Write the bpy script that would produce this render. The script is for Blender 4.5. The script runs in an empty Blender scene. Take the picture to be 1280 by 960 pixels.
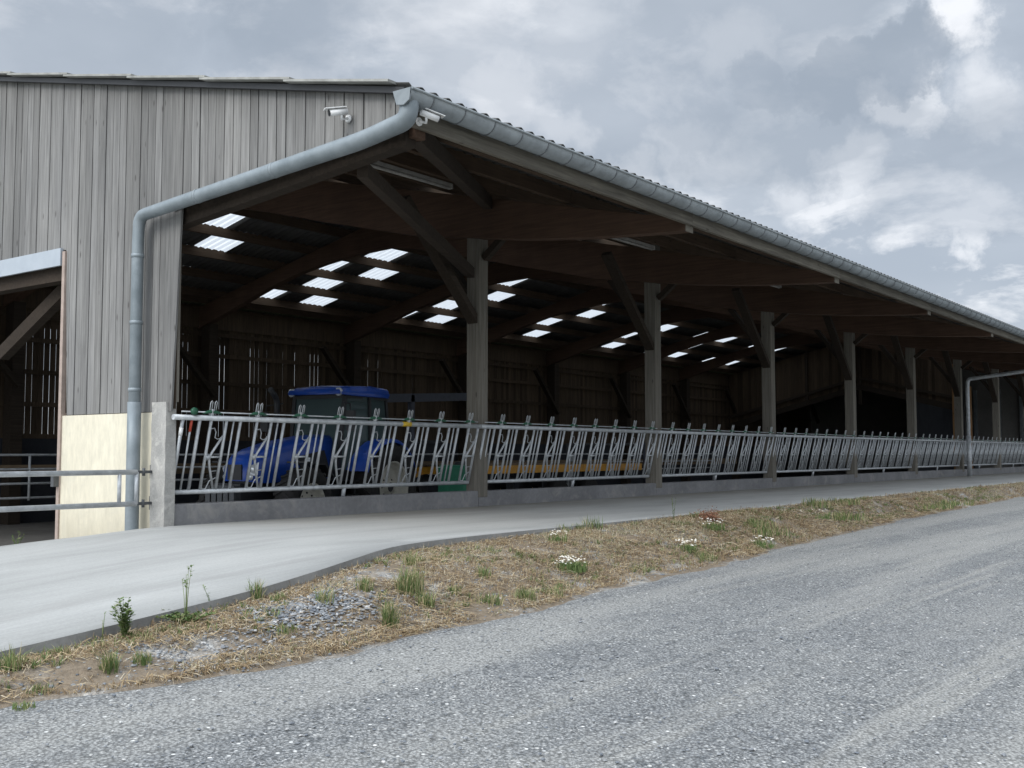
import bpy, bmesh, math, random
from mathutils import Vector, Matrix, noise
R = math.radians
PI = math.pi
random.seed(7)
scn = bpy.context.scene
COL = scn.collection

# ---------------------------------------------------------------- camera
cam_d = bpy.data.cameras.new('camera'); cam = bpy.data.objects.new('camera', cam_d); COL.objects.link(cam)
cam_d.sensor_width = 36; cam_d.lens = 1350 / 1280 * 36
cam_d.clip_start = 0.05; cam_d.clip_end = 4000
cam.location = (-6.795, -9.497, 1.5)
HEAD = R(37.044); PITCH = math.atan(86 / 1350)
cam.rotation_euler = (PI / 2 + PITCH, 0, HEAD - PI / 2)
scn.camera = cam

# ---------------------------------------------------------------- world: daylight sky under broken cloud
SUN_EL, SUN_AZ = R(40), R(174)        # azimuth measured from +X towards +Y
world = bpy.data.worlds.new('World'); scn.world = world; world.use_nodes = True
wt = world.node_tree; wt.nodes.clear()
def wn(t, **k):
    n = wt.nodes.new(t)
    for a, b in k.items(): setattr(n, a, b)
    return n
L = wt.links.new
sky = wn('ShaderNodeTexSky', sky_type='NISHITA', sun_disc=False, sun_elevation=SUN_EL, sun_rotation=PI / 2 - SUN_AZ)
skym = wn('ShaderNodeVectorMath', operation='SCALE'); L(sky.outputs[0], skym.inputs[0]); skym.inputs['Scale'].default_value = 0.9
tc = wn('ShaderNodeTexCoord'); sp = wn('ShaderNodeSeparateXYZ'); L(tc.outputs['Generated'], sp.inputs[0])
zz = wn('ShaderNodeMath', operation='MAXIMUM'); L(sp.outputs['Z'], zz.inputs[0]); zz.inputs[1].default_value = 0.0
za = wn('ShaderNodeMath', operation='ADD'); L(zz.outputs[0], za.inputs[0]); za.inputs[1].default_value = 0.22
dv = wn('ShaderNodeVectorMath', operation='DIVIDE'); L(tc.outputs['Generated'], dv.inputs[0])
cb = wn('ShaderNodeCombineXYZ')
for i in range(3): L(za.outputs[0], cb.inputs[i])
L(cb.outputs[0], dv.inputs[1])
def wnoise(vec, scale, detail, rough, off=(0, 0, 0), dist=0.0):
    mp = wn('ShaderNodeMapping'); L(vec, mp.inputs['Vector']); mp.inputs['Location'].default_value = off
    n = wn('ShaderNodeTexNoise'); n.inputs['Scale'].default_value = scale; n.inputs['Detail'].default_value = detail
    n.inputs['Roughness'].default_value = rough; n.inputs['Distortion'].default_value = dist
    L(mp.outputs[0], n.inputs['Vector']); return n.outputs['Fac']
def wramp(v, stops, interp='LINEAR'):
    r = wn('ShaderNodeValToRGB'); L(v, r.inputs[0]); e = r.color_ramp.elements
    r.color_ramp.interpolation = interp
    while len(e) < len(stops): e.new(0.5)
    for q, (p, c) in zip(e, stops): q.position = p; q.color = (*c, 1) if len(c) == 3 else c
    return r.outputs[0]
SKY_OFF = (3.1, 1.7, 0.4)
big = wnoise(dv.outputs[0], 1.5, 9, 0.52, SKY_OFF, 0.15)
soft = wnoise(dv.outputs[0], 0.8, 3, 0.5, (7.3, 2.2, 1.1))
edge = wnoise(dv.outputs[0], 2.3, 10, 0.6, (1.3, 9.2, 4.1), 0.3)
base = wramp(soft, [(0.36, (0.37, 0.425, 0.505)), (0.62, (0.55, 0.60, 0.67))])
dark = wramp(big, [(0.47, (0, 0, 0)), (0.56, (1, 1, 1))])
lite = wramp(edge, [(0.49, (0, 0, 0)), (0.60, (1, 1, 1))])
# individual cumulus heads and bright breaks, placed by compass bearing and elevation, with ragged warped outlines
wpn = wn('ShaderNodeTexNoise'); wpn.inputs['Scale'].default_value = 7.5; wpn.inputs['Detail'].default_value = 9; wpn.inputs['Roughness'].default_value = 0.62
L(tc.outputs['Generated'], wpn.inputs['Vector'])
ws = wn('ShaderNodeVectorMath', operation='SUBTRACT'); L(wpn.outputs['Color'], ws.inputs[0]); ws.inputs[1].default_value = (.5, .5, .5)
wm = wn('ShaderNodeVectorMath', operation='MULTIPLY'); L(ws.outputs[0], wm.inputs[0]); wm.inputs[1].default_value = (.20, .20, .20)
wa = wn('ShaderNodeVectorMath', operation='ADD'); L(tc.outputs['Generated'], wa.inputs[0]); L(wm.outputs[0], wa.inputs[1])
wnm = wn('ShaderNodeVectorMath', operation='NORMALIZE'); L(wa.outputs[0], wnm.inputs[0])
def blob(az, elv, rad, amp, soft=.5, warped=True):
    d = wn('ShaderNodeVectorMath', operation='DOT_PRODUCT'); L(wnm.outputs[0] if warped else tc.outputs['Generated'], d.inputs[0])
    az, elv = R(az), R(elv); d.inputs[1].default_value = (math.cos(elv) * math.cos(az), math.cos(elv) * math.sin(az), math.sin(elv))
    mr = wn('ShaderNodeMapRange', interpolation_type='SMOOTHSTEP'); L(d.outputs['Value'], mr.inputs[0])
    mr.inputs[1].default_value = math.cos(R(rad)); mr.inputs[2].default_value = math.cos(R(rad * (1 - soft))); mr.inputs[3].default_value = 0; mr.inputs[4].default_value = amp
    return mr.outputs[0]
def vmax(vals):
    o = vals[0]
    for v in vals[1:]:
        q = wn('ShaderNodeMath', operation='MAXIMUM'); L(o, q.inputs[0]); L(v, q.inputs[1]); o = q.outputs[0]
    return o
BRIGHT = [(37.5, 18.7, 3.61, 0.9, 0.7), (34.5, 16.8, 2.33, 0.7, 0.8), (14.2, 20.8, 2.33, 0.8, 0.7), (16.9, 17.6, 1.91, 0.7, 0.7), (19.5, 14.5, 2.12, 0.55, 0.8), (12.7, 17.0, 2.97, 0.5, 0.9), (12.7, 10.6, 1.7, 0.6, 0.8), (27.6, 15.6, 1.91, 0.5, 0.8), (40.5, 20.9, 3.82, 0.4, 0.9), (24.7, 20.5, 2.55, 0.45, 0.9), (30.6, 13.6, 2.33, 0.6, 0.8), (21.9, 12.9, 2.12, 0.45, 0.9), (33.6, 21.7, 3.4, 0.35, 0.9)]
DARK = [(26.8, 16.7, 3.4, 0.7, 0.6), (22.8, 18.4, 2.55, 0.75, 0.6), (19.4, 18.9, 3.18, 0.8, 0.5), (17.3, 19.8, 2.55, 0.8, 0.45), (15.4, 16.2, 1.91, 0.5, 0.6), (49.0, 21.3, 6.37, 0.75, 0.9), (58.2, 20.0, 6.37, 0.6, 0.9), (16.1, 13.8, 3.82, 0.5, 0.8), (21.9, 15.2, 2.55, 0.5, 0.7), (14.2, 13.1, 3.4, 0.5, 0.8), (62.2, 18.7, 4.67, 0.5, 0.9), (31.0, 18.9, 2.12, 0.4, 0.8)]
bm_ = vmax([blob(*b) for b in BRIGHT]); dm_ = vmax([blob(*b) for b in DARK])
lm = wn('ShaderNodeMath', operation='MULTIPLY'); L(lite, lm.inputs[0]); lm.inputs[1].default_value = 0.68
lm2 = wn('ShaderNodeMath', operation='MAXIMUM'); L(lm.outputs[0], lm2.inputs[0]); L(bm_, lm2.inputs[1])
m1 = wn('ShaderNodeMix', data_type='RGBA'); L(lm2.outputs[0], m1.inputs[0]); L(base, m1.inputs[6]); m1.inputs[7].default_value = (0.88, 0.90, 0.94, 1)
dk = wn('ShaderNodeMath', operation='MULTIPLY'); L(dark, dk.inputs[0]); dk.inputs[1].default_value = 0.6
dk2 = wn('ShaderNodeMath', operation='MAXIMUM'); L(dk.outputs[0], dk2.inputs[0]); L(dm_, dk2.inputs[1])
dcol = wramp(wnoise(dv.outputs[0], 2.2, 6, 0.5, (4, 4, 1)), [(0.35, (0.265, 0.315, 0.385)), (0.65, (0.38, 0.43, 0.505))])
m2 = wn('ShaderNodeMix', data_type='RGBA'); L(dk2.outputs[0], m2.inputs[0]); L(m1.outputs[2], m2.inputs[6]); L(dcol, m2.inputs[7])
# an overcast sky brightens towards the zenith
el = wn('ShaderNodeMapRange'); L(sp.outputs['Z'], el.inputs[0]); el.inputs[1].default_value = 0.42; el.inputs[2].default_value = 1.0
el.inputs[3].default_value = 1.0; el.inputs[4].default_value = 1.9
sc = wn('ShaderNodeVectorMath', operation='SCALE'); L(m2.outputs[2], sc.inputs[0])
# and is brightest around the veiled sun
dt = wn('ShaderNodeVectorMath', operation='DOT_PRODUCT'); L(tc.outputs['Generated'], dt.inputs[0])
dt.inputs[1].default_value = (math.cos(SUN_EL) * math.cos(SUN_AZ), math.cos(SUN_EL) * math.sin(SUN_AZ), math.sin(SUN_EL))
gl = wn('ShaderNodeMapRange', interpolation_type='SMOOTHSTEP'); L(dt.outputs['Value'], gl.inputs[0]); gl.inputs[1].default_value = 0.1; gl.inputs[2].default_value = 1.0
gl.inputs[3].default_value = 1.0; gl.inputs[4].default_value = 2.6
gm = wn('ShaderNodeMath', operation='MULTIPLY'); L(gl.outputs[0], gm.inputs[0]); L(el.outputs[0], gm.inputs[1]); L(gm.outputs[0], sc.inputs['Scale'])
b1 = wn('ShaderNodeBackground'); L(sky.outputs[0], b1.inputs[0]); b1.inputs[1].default_value = 0.07
wbm = wn('ShaderNodeVectorMath', operation='MULTIPLY'); L(sc.outputs[0], wbm.inputs[0]); wbm.inputs[1].default_value = (1.01, 1.0, 0.985)
b2 = wn('ShaderNodeBackground'); L(wbm.outputs[0], b2.inputs[0]); b2.inputs[1].default_value = 1.0
mx = wn('ShaderNodeMixShader'); mx.inputs[0].default_value = 0.93; L(b1.outputs[0], mx.inputs[1]); L(b2.outputs[0], mx.inputs[2])
wo = wn('ShaderNodeOutputWorld'); L(mx.outputs[0], wo.inputs[0])

sun_d = bpy.data.lights.new('sun', 'SUN'); sun_d.energy = 1.5; sun_d.angle = R(30); sun_d.color = (1, 0.96, 0.9)
sun = bpy.data.objects.new('sun', sun_d); COL.objects.link(sun)
sd = Vector((math.cos(SUN_EL) * math.cos(SUN_AZ), math.cos(SUN_EL) * math.sin(SUN_AZ), math.sin(SUN_EL)))
sun.rotation_euler = sd.to_track_quat('Z', 'Y').to_euler()
scn.view_settings.view_transform = 'Standard'; scn.view_settings.look = 'None'
scn.view_settings.gamma = 1; scn.view_settings.use_curve_mapping = False
scn.view_settings.exposure = 0.33

# ---------------------------------------------------------------- materials
def mat(name, rough=0.8, metal=0.0, spec=0.5):
    m = bpy.data.materials.new(name); m.use_nodes = True
    n = m.node_tree; b = n.nodes['Principled BSDF']
    b.inputs['Roughness'].default_value = rough; b.inputs['Metallic'].default_value = metal
    b.inputs['Specular IOR Level'].default_value = spec
    return m, n, b
def nnode(n, t, **k):
    x = n.nodes.new(t)
    for a, b in k.items(): setattr(x, a, b)
    return x
def ncoord(n, scale=(1, 1, 1)):
    tcx = nnode(n, 'ShaderNodeTexCoord'); mp = nnode(n, 'ShaderNodeMapping'); n.links.new(tcx.outputs['Object'], mp.inputs[0])
    mp.inputs['Scale'].default_value = scale; return mp.outputs[0]
def nnoise(n, vec, scale, detail=4, rough=0.55, dist=0):
    x = nnode(n, 'ShaderNodeTexNoise'); n.links.new(vec, x.inputs['Vector'])
    x.inputs['Scale'].default_value = scale; x.inputs['Detail'].default_value = detail
    x.inputs['Roughness'].default_value = rough; x.inputs['Distortion'].default_value = dist
    return x.outputs['Fac']
def nramp(n, v, stops):
    r = nnode(n, 'ShaderNodeValToRGB'); n.links.new(v, r.inputs[0]); e = r.color_ramp.elements
    while len(e) < len(stops): e.new(0.5)
    for q, (p, c) in zip(e, stops): q.position = p; q.color = (*c, 1) if hasattr(c, '__len__') else (c, c, c, 1)
    return r.outputs[0]
def nmix(n, f, a, b, mode='MIX'):
    x = nnode(n, 'ShaderNodeMix', data_type='RGBA', blend_type=mode)
    for i, v in ((0, f), (6, a), (7, b)):
        if hasattr(v, 'links') or hasattr(v, 'is_linked'): n.links.new(v, x.inputs[i])
        elif i == 0: x.inputs[0].default_value = v
        else: x.inputs[i].default_value = (*v, 1) if len(v) == 3 else v
    return x.outputs[2]
def nbump(n, b, h, strength=0.3, dist=0.01):
    x = nnode(n, 'ShaderNodeBump'); n.links.new(h, x.inputs['Height'])
    x.inputs['Strength'].default_value = strength; x.inputs['Distance'].default_value = dist
    n.links.new(x.outputs[0], b.inputs['Normal'])
def nattr(n):
    x = nnode(n, 'ShaderNodeAttribute'); x.attribute_name = 'rnd'; return x.outputs['Fac']

def wood(name, dark, light, axis='z', rough=0.9, board=0.25, fine=1.0, knots=True):
    m, n, b = mat(name, rough, spec=0.2)
    s = {'z': (14, 14, 0.6), 'x': (0.6, 14, 14), 'y': (14, 0.6, 14)}[axis]
    r = nattr(n)
    # shift the grain per board
    tcx = nnode(n, 'ShaderNodeTexCoord'); mp = nnode(n, 'ShaderNodeMapping'); n.links.new(tcx.outputs['Object'], mp.inputs[0]); mp.inputs['Scale'].default_value = s
    ml = nnode(n, 'ShaderNodeMath', operation='MULTIPLY'); n.links.new(r, ml.inputs[0]); ml.inputs[1].default_value = 37.0
    cx = nnode(n, 'ShaderNodeCombineXYZ')
    for i in range(3): n.links.new(ml.outputs[0], cx.inputs[i])
    ad = nnode(n, 'ShaderNodeVectorMath', operation='ADD'); n.links.new(mp.outputs[0], ad.inputs[0]); n.links.new(cx.outputs[0], ad.inputs[1])
    g = nnoise(n, ad.outputs[0], 2.2 * fine, 6, 0.65, 0.4)
    c = nramp(n, g, [(0.3, dark), (0.72, light)])
    br = nramp(n, r, [(0.0, (1 - board,) * 3), (0.5, (1.0,) * 3), (1.0, (1 + board * 0.6, 1 + board * 0.6, 1 + board * 0.62))])
    c = nmix(n, 1.0, c, br, 'MULTIPLY')
    st = nnoise(n, ncoord(n, (1, 1, 0.35)), 1.3, 4, 0.6)
    c = nmix(n, 1.0, c, nramp(n, st, [(0.3, (0.82, 0.82, 0.82)), (0.7, (1.08, 1.07, 1.05))]), 'MULTIPLY')
    if knots:
        v = nnode(n, 'ShaderNodeTexVoronoi'); v.inputs['Scale'].default_value = 1.0
        k2 = {'z': (7, 7, 2.4), 'x': (2.4, 7, 7), 'y': (7, 2.4, 7)}[axis]
        mp2 = nnode(n, 'ShaderNodeMapping'); n.links.new(tcx.outputs['Object'], mp2.inputs[0]); mp2.inputs['Scale'].default_value = k2
        n.links.new(mp2.outputs[0], v.inputs['Vector'])
        kk = nramp(n, v.outputs['Distance'], [(0.05, (0.35, 0.33, 0.32)), (0.12, (1, 1, 1))])
        c = nmix(n, 0.75, c, kk, 'MULTIPLY')
    n.links.new(c, b.inputs['Base Color']); nbump(n, b, g, 0.35, 0.004)
    return m

M = {}
M['clad'] = wood('weathered_cladding', (0.140, 0.138, 0.134), (0.262, 0.259, 0.252), 'z', board=0.20)
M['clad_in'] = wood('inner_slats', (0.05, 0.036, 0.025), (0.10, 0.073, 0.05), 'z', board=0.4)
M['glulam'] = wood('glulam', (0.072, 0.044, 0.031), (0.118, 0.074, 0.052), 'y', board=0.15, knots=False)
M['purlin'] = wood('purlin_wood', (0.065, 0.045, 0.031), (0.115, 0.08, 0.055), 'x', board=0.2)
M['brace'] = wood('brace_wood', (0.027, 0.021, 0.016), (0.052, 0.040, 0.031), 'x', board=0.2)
M['fascia'] = wood('weathered_fascia', (0.11, 0.10, 0.085), (0.25, 0.23, 0.19), 'x', board=0.2)
M['post'] = wood('weathered_post', (0.13, 0.12, 0.102), (0.25, 0.232, 0.20), 'z', board=0.12)
M['orange_wood'] = wood('new_wood', (0.22, 0.12, 0.055), (0.34, 0.19, 0.09), 'z', board=0.2)

def concrete(name, c1, c2, scale=1.0, rough=0.85, stain=None, bump=0.25, streak=(1, 1, 1)):
    m, n, b = mat(name, rough, spec=0.3)
    v = ncoord(n, streak)
    a = nnoise(n, v, 1.1 * scale, 5, 0.6); f = nnoise(n, v, 22 * scale, 5, 0.7)
    c = nramp(n, a, [(0.3, c1), (0.7, c2)])
    c = nmix(n, 1.0, c, nramp(n, f, [(0.3, (0.86,) * 3), (0.7, (1.1,) * 3)]), 'MULTIPLY')
    if stain:
        s = nnoise(n, ncoord(n, (1, 1, 1)), 3.3 * scale, 6, 0.7, 0.6)
        c = nmix(n, nramp(n, s, [(0.52, 0.0), (0.68, 0.7)]), c, stain)
    n.links.new(c, b.inputs['Base Color']); nbump(n, b, f, bump, 0.004)
    return m
M['apron_edge'] = concrete('apron_edge_concrete', (0.17, 0.17, 0.165), (0.30, 0.30, 0.29), 2)
M['kerb'] = concrete('kerb_concrete', (0.15, 0.15, 0.155), (0.24, 0.24, 0.245), 0.9, stain=(0.30, 0.29, 0.27))
M['cpost'] = concrete('corner_post_concrete', (0.27, 0.268, 0.255), (0.41, 0.40, 0.375), 2.5, stain=(0.52, 0.50, 0.46), bump=0.6)
M['render'] = concrete('cream_render', (0.57, 0.525, 0.41), (0.66, 0.615, 0.49), 0.7, stain=(0.52, 0.49, 0.40), bump=0.1, streak=(1, 1, 0.3))
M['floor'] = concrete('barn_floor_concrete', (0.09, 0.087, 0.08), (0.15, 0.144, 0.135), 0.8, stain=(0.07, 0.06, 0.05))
def foot_dirt(m, z0, z1, col):
    n = m.node_tree; b = n.nodes['Principled BSDF']; src = b.inputs['Base Color'].links[0].from_socket
    tcx = nnode(n, 'ShaderNodeTexCoord'); sp_ = nnode(n, 'ShaderNodeSeparateXYZ'); n.links.new(tcx.outputs['Object'], sp_.inputs[0])
    w = nnoise(n, ncoord(n, (1, 3, 1)), 4, 5, 0.65)
    ad = nnode(n, 'ShaderNodeMath', operation='MULTIPLY_ADD'); n.links.new(w, ad.inputs[0]); ad.inputs[1].default_value = .5; n.links.new(sp_.outputs['Z'], ad.inputs[2])
    mr = nnode(n, 'ShaderNodeMapRange'); n.links.new(ad.outputs[0], mr.inputs[0]); mr.inputs[1].default_value = z1 + .25; mr.inputs[2].default_value = z0 + .25; mr.inputs[4].default_value = .6
    n.links.new(nmix(n, mr.outputs[0], src, col), b.inputs['Base Color'])
foot_dirt(M['render'], .45, 1.0, (0.36, 0.32, 0.24))
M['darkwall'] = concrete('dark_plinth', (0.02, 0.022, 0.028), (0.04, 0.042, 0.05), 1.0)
M['greywall'] = concrete('pale_panel', (0.15, 0.145, 0.135), (0.21, 0.20, 0.185), 1.0)

# concrete apron: pale, brushed, stained, with dirt and painted overhang shade near the feed kerb
def apron_mat():
    m, n, b = mat('apron_concrete', 0.8, spec=0.35)
    v = ncoord(n, (0.35, 1.2, 1)); a = nnoise(n, v, 1.2, 6, 0.6, 0.3); f = nnoise(n, ncoord(n), 60, 4, 0.7)
    br = nnoise(n, ncoord(n, (0.6, 26, 1)), 2.0, 3, 0.6)
    c = nramp(n, a, [(0.28, (0.29, 0.292, 0.278)), (0.5, (0.36, 0.362, 0.347)), (0.75, (0.41, 0.41, 0.392))])
    c = nmix(n, 1.0, c, nramp(n, f, [(0.3, (0.88,) * 3), (0.7, (1.08,) * 3)]), 'MULTIPLY')
    c = nmix(n, 1.0, c, nramp(n, br, [(0.3, (0.93,) * 3), (0.7, (1.04,) * 3)]), 'MULTIPLY')
    # dirt along the kerb, with the overhang's shade painted into the same brown strip
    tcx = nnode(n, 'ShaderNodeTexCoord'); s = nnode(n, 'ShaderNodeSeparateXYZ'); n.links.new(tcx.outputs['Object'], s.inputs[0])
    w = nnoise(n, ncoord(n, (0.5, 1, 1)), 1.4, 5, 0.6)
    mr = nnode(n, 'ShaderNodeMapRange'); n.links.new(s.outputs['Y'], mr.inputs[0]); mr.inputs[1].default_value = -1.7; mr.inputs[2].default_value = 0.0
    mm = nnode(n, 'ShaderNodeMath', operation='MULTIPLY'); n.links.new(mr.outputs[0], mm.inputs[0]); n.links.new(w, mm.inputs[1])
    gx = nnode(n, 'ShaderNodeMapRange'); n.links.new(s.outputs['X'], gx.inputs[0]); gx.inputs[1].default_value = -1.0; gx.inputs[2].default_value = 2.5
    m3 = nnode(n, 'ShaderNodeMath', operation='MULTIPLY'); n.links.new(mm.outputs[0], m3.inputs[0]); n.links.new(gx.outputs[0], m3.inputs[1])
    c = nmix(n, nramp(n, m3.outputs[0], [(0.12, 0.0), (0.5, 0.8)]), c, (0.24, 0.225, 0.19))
    st_ = nnoise(n, ncoord(n, (0.5, 1, 1)), 2.1, 7, 0.72, 0.8)
    c = nmix(n, nramp(n, st_, [(0.55, 0.0), (0.72, 0.35)]), c, (0.27, 0.265, 0.245))
    ty = nnoise(n, ncoord(n, (0.06, 1.6, 1)), 1.9, 4, 0.6, 0.15)
    c = nmix(n, nramp(n, ty, [(0.56, 0.0), (0.66, 0.28)]), c, (0.24, 0.235, 0.225))
    n.links.new(c, b.inputs['Base Color']); nbump(n, b, br, 0.12, 0.002)
    return m
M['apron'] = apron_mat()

def gravel_mat(name, tone=(1, 1, 1), dirt=None):
    m, n, b = mat(name, 0.9, spec=0.3)
    v = ncoord(n)
    vo = nnode(n, 'ShaderNodeTexVoronoi'); vo.inputs['Scale'].default_value = 66; n.links.new(v, vo.inputs['Vector'])
    vo2 = nnode(n, 'ShaderNodeTexVoronoi'); vo2.inputs['Scale'].default_value = 140; n.links.new(v, vo2.inputs['Vector'])
    c1 = nramp(n, vo.outputs['Color'], [(0.1, (0.125, 0.136, 0.145)), (0.5, (0.275, 0.285, 0.293)), (0.78, (0.385, 0.393, 0.395)), (0.93, (0.72, 0.72, 0.70))])
    c2 = nramp(n, vo2.outputs['Color'], [(0.1, (0.155, 0.165, 0.174)), (0.6, (0.315, 0.324, 0.327)), (0.93, (0.68, 0.68, 0.67))])
    sel = nnoise(n, v, 6, 4, 0.6)
    c = nmix(n, nramp(n, sel, [(0.4, 0.0), (0.6, 1.0)]), c1, c2)
    a = nnoise(n, v, 0.7, 5, 0.6)
    c = nmix(n, 1.0, c, nramp(n, a, [(0.3, (0.86, 0.87, 0.89)), (0.7, (1.12, 1.11, 1.09))]), 'MULTIPLY')
    tk = nnoise(n, ncoord(n, (0.045, 1.0, 1.0)), 3.1, 5, 0.6, 0.12)
    c = nmix(n, nramp(n, tk, [(0.54, 0.0), (0.64, 0.6)]), c, (0.47, 0.465, 0.44))
    # pale dusty wheel tracks along the road
    tr = nnoise(n, ncoord(n, (0.10, 1.0, 1.0)), 1.25, 4, 0.5, 0.2)
    c = nmix(n, nramp(n, tr, [(0.48, 0.0), (0.60, 0.75)]), c, (0.44, 0.44, 0.425))
    gr_ = nnoise(n, v, 260, 3, 0.8)
    c = nmix(n, 1.0, c, nramp(n, gr_, [(0.32, (0.70,) * 3), (0.68, (1.30,) * 3)]), 'MULTIPLY')
    cr = nramp(n, vo.outputs['Distance'], [(0.0, 1.0), (0.75, 0.35)])
    c = nmix(n, 1.0, c, cr, 'MULTIPLY') if dirt is None else c
    fl_ = nnode(n, 'ShaderNodeTexVoronoi'); fl_.inputs['Scale'].default_value = 34; n.links.new(v, fl_.inputs['Vector'])
    sx_ = nnode(n, 'ShaderNodeSeparateColor'); n.links.new(fl_.outputs['Color'], sx_.inputs[0])
    pick = nramp(n, sx_.outputs[0], [(0.925, 0.0), (0.935, 1.0)]); near_ = nramp(n, fl_.outputs['Distance'], [(0.22, 1.0), (0.34, 0.0)])
    mm_ = nnode(n, 'ShaderNodeMath', operation='MULTIPLY'); n.links.new(pick, mm_.inputs[0]); n.links.new(near_, mm_.inputs[1])
    tone_ = nramp(n, sx_.outputs[1], [(0.45, (0.10, 0.11, 0.12)), (0.55, (0.50, 0.505, 0.50)), (1.0, (0.72, 0.72, 0.70))])
    c = nmix(n, mm_.outputs[0], c, tone_)
    c = nmix(n, 1.0, c, (1.07 * tone[0], 1.065 * tone[1], 1.04 * tone[2]), 'MULTIPLY')
    if dirt:
        d = nnoise(n, v, 2.4, 6, 0.65, 0.5)
        c = nmix(n, nramp(n, d, [(0.50, 1.0), (0.68, 0.15)]), c, dirt)
        d2 = nnoise(n, v, 24, 5, 0.7)
        c = nmix(n, 1.0, c, nramp(n, d2, [(0.3, (0.65,) * 3), (0.7, (1.25,) * 3)]), 'MULTIPLY')
    n.links.new(c, b.inputs['Base Color'])
    h = nmix(n, 0.5, vo.outputs['Distance'], vo2.outputs['Distance']); nbump(n, b, h, 0.6, 0.008)
    return m
M['gravel'] = gravel_mat('gravel_road_surface')
M['verge'] = gravel_mat('verge_soil', dirt=(0.20, 0.16, 0.115))
M['field'] = concrete('field_ground', (0.07, 0.09, 0.03), (0.11, 0.12, 0.05), 0.3)

def stone_mat():
    m, n, b = mat('loose_stone', 0.85, spec=0.3)
    c = nramp(n, nattr(n), [(0.0, (0.14, 0.155, 0.175)), (0.5, (0.22, 0.23, 0.24)), (0.85, (0.30, 0.31, 0.315)), (1.0, (0.50, 0.49, 0.47))])
    n.links.new(c, b.inputs['Base Color']); return m
M['stone'] = stone_mat()

def metal(name, c1, c2, rough=0.5, met=0.6, scale=12):
    m, n, b = mat(name, rough, met)
    f = nnoise(n, ncoord(n), scale, 5, 0.65)
    n.links.new(nramp(n, f, [(0.3, c1), (0.7, c2)]), b.inputs['Base Color'])
    n.links.new(nramp(n, f, [(0.3, rough - 0.08), (0.7, rough + 0.15)]), b.inputs['Roughness'])
    return m
M['galv'] = metal('galvanised_steel', (0.36, 0.38, 0.395), (0.58, 0.60, 0.61), 0.48, 0.4)
M['zinc'] = metal('zinc_gutter', (0.17, 0.19, 0.20), (0.28, 0.31, 0.325), 0.55, 0.45, 5)
M['zinc_pipe'] = metal('zinc_pipe', (0.17, 0.20, 0.215), (0.27, 0.305, 0.325), 0.55, 0.35, 4)
M['bracket'] = metal('bracket_zinc', (0.11, 0.12, 0.125), (0.19, 0.20, 0.21), 0.6, 0.3)
M['flash'] = metal('lintel_flashing', (0.36, 0.40, 0.44), (0.44, 0.48, 0.52), 0.5, 0.3, 3)
M['steel_dark'] = metal('dark_steel', (0.06, 0.065, 0.07), (0.12, 0.125, 0.13), 0.55, 0.5)

def plain(name, c, rough=0.5, metal_=0.0, var=0.15, scale=9, spec=0.5):
    m, n, b = mat(name, rough, metal_, spec)
    f = nnoise(n, ncoord(n), scale, 4, 0.6)
    n.links.new(nramp(n, f, [(0.3, tuple(x * (1 - var) for x in c)), (0.7, tuple(min(1, x * (1 + var)) for x in c))]), b.inputs['Base Color'])
    return m
M['blue'] = plain('tractor_blue', (0.014, 0.075, 0.42), 0.30, 0, 0.12, 4)
M['black'] = plain('black_plastic', (0.02, 0.021, 0.023), 0.5)
M['tyre'] = plain('tyre_rubber', (0.028, 0.027, 0.026), 0.85, 0, 0.3, 14)
M['rim'] = plain('pale_rim', (0.55, 0.53, 0.46), 0.5, 0, 0.15, 8)
M['white'] = plain('white_plastic', (0.75, 0.75, 0.74), 0.45, 0, 0.06)
M['lampglass'] = plain('lamp_glass', (0.75, 0.78, 0.8), 0.12, 0.3, 0.08)
M['lampgrey'] = plain('dusty_lamp', (0.26, 0.25, 0.23), 0.6, 0, 0.2)
M['amber'] = plain('amber_plastic', (0.75, 0.22, 0.02), 0.25)
M['yellow'] = plain('yellow_paint', (0.66, 0.43, 0.03), 0.5, 0, 0.2)
M['orange'] = plain('orange_paint', (0.62, 0.30, 0.03), 0.5, 0, 0.25, 5)
M['green'] = plain('green_plastic', (0.008, 0.14, 0.075), 0.5)
M['greenclip'] = plain('green_clip', (0.02, 0.10, 0.055), 0.5)
M['red'] = plain('red_paint', (0.42, 0.06, 0.03), 0.5)
M['slate'] = plain('fibre_cement', (0.10, 0.098, 0.093), 0.85, 0, 0.2, 3, 0.2)
M['capping'] = plain('pale_capping', (0.30, 0.30, 0.28), 0.85, 0, 0.25, 6, 0.2)
M['deck'] = wood('deck_wood', (0.13, 0.095, 0.06), (0.22, 0.165, 0.11), 'x', board=0.3)
M['bluepost'] = plain('blue_grey_steel', (0.045, 0.052, 0.075), 0.5)
def glass_mat():
    m, n, b = mat('cab_glass', 0.05)
    b.inputs['Base Color'].default_value = (0.16, 0.22, 0.22, 1)
    b.inputs['Transmission Weight'].default_value = 0.55; b.inputs['IOR'].default_value = 1.12
    return m
M['glass'] = glass_mat()
def skylight_mat():
    m, n, b = mat('translucent_sheet', 0.5); n.nodes.remove(b)
    t = nnode(n, 'ShaderNodeBsdfTranslucent'); t.inputs[0].default_value = (0.66, 0.68, 0.69, 1)
    d = nnode(n, 'ShaderNodeBsdfDiffuse'); d.inputs[0].default_value = (0.8, 0.82, 0.82, 1)
    x = nnode(n, 'ShaderNodeMixShader'); x.inputs[0].default_value = 0.12
    n.links.new(t.outputs[0], x.inputs[1]); n.links.new(d.outputs[0], x.inputs[2])
    n.links.new(x.outputs[0], n.nodes['Material Output'].inputs[0]); return m
M['skylight'] = skylight_mat()
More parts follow.
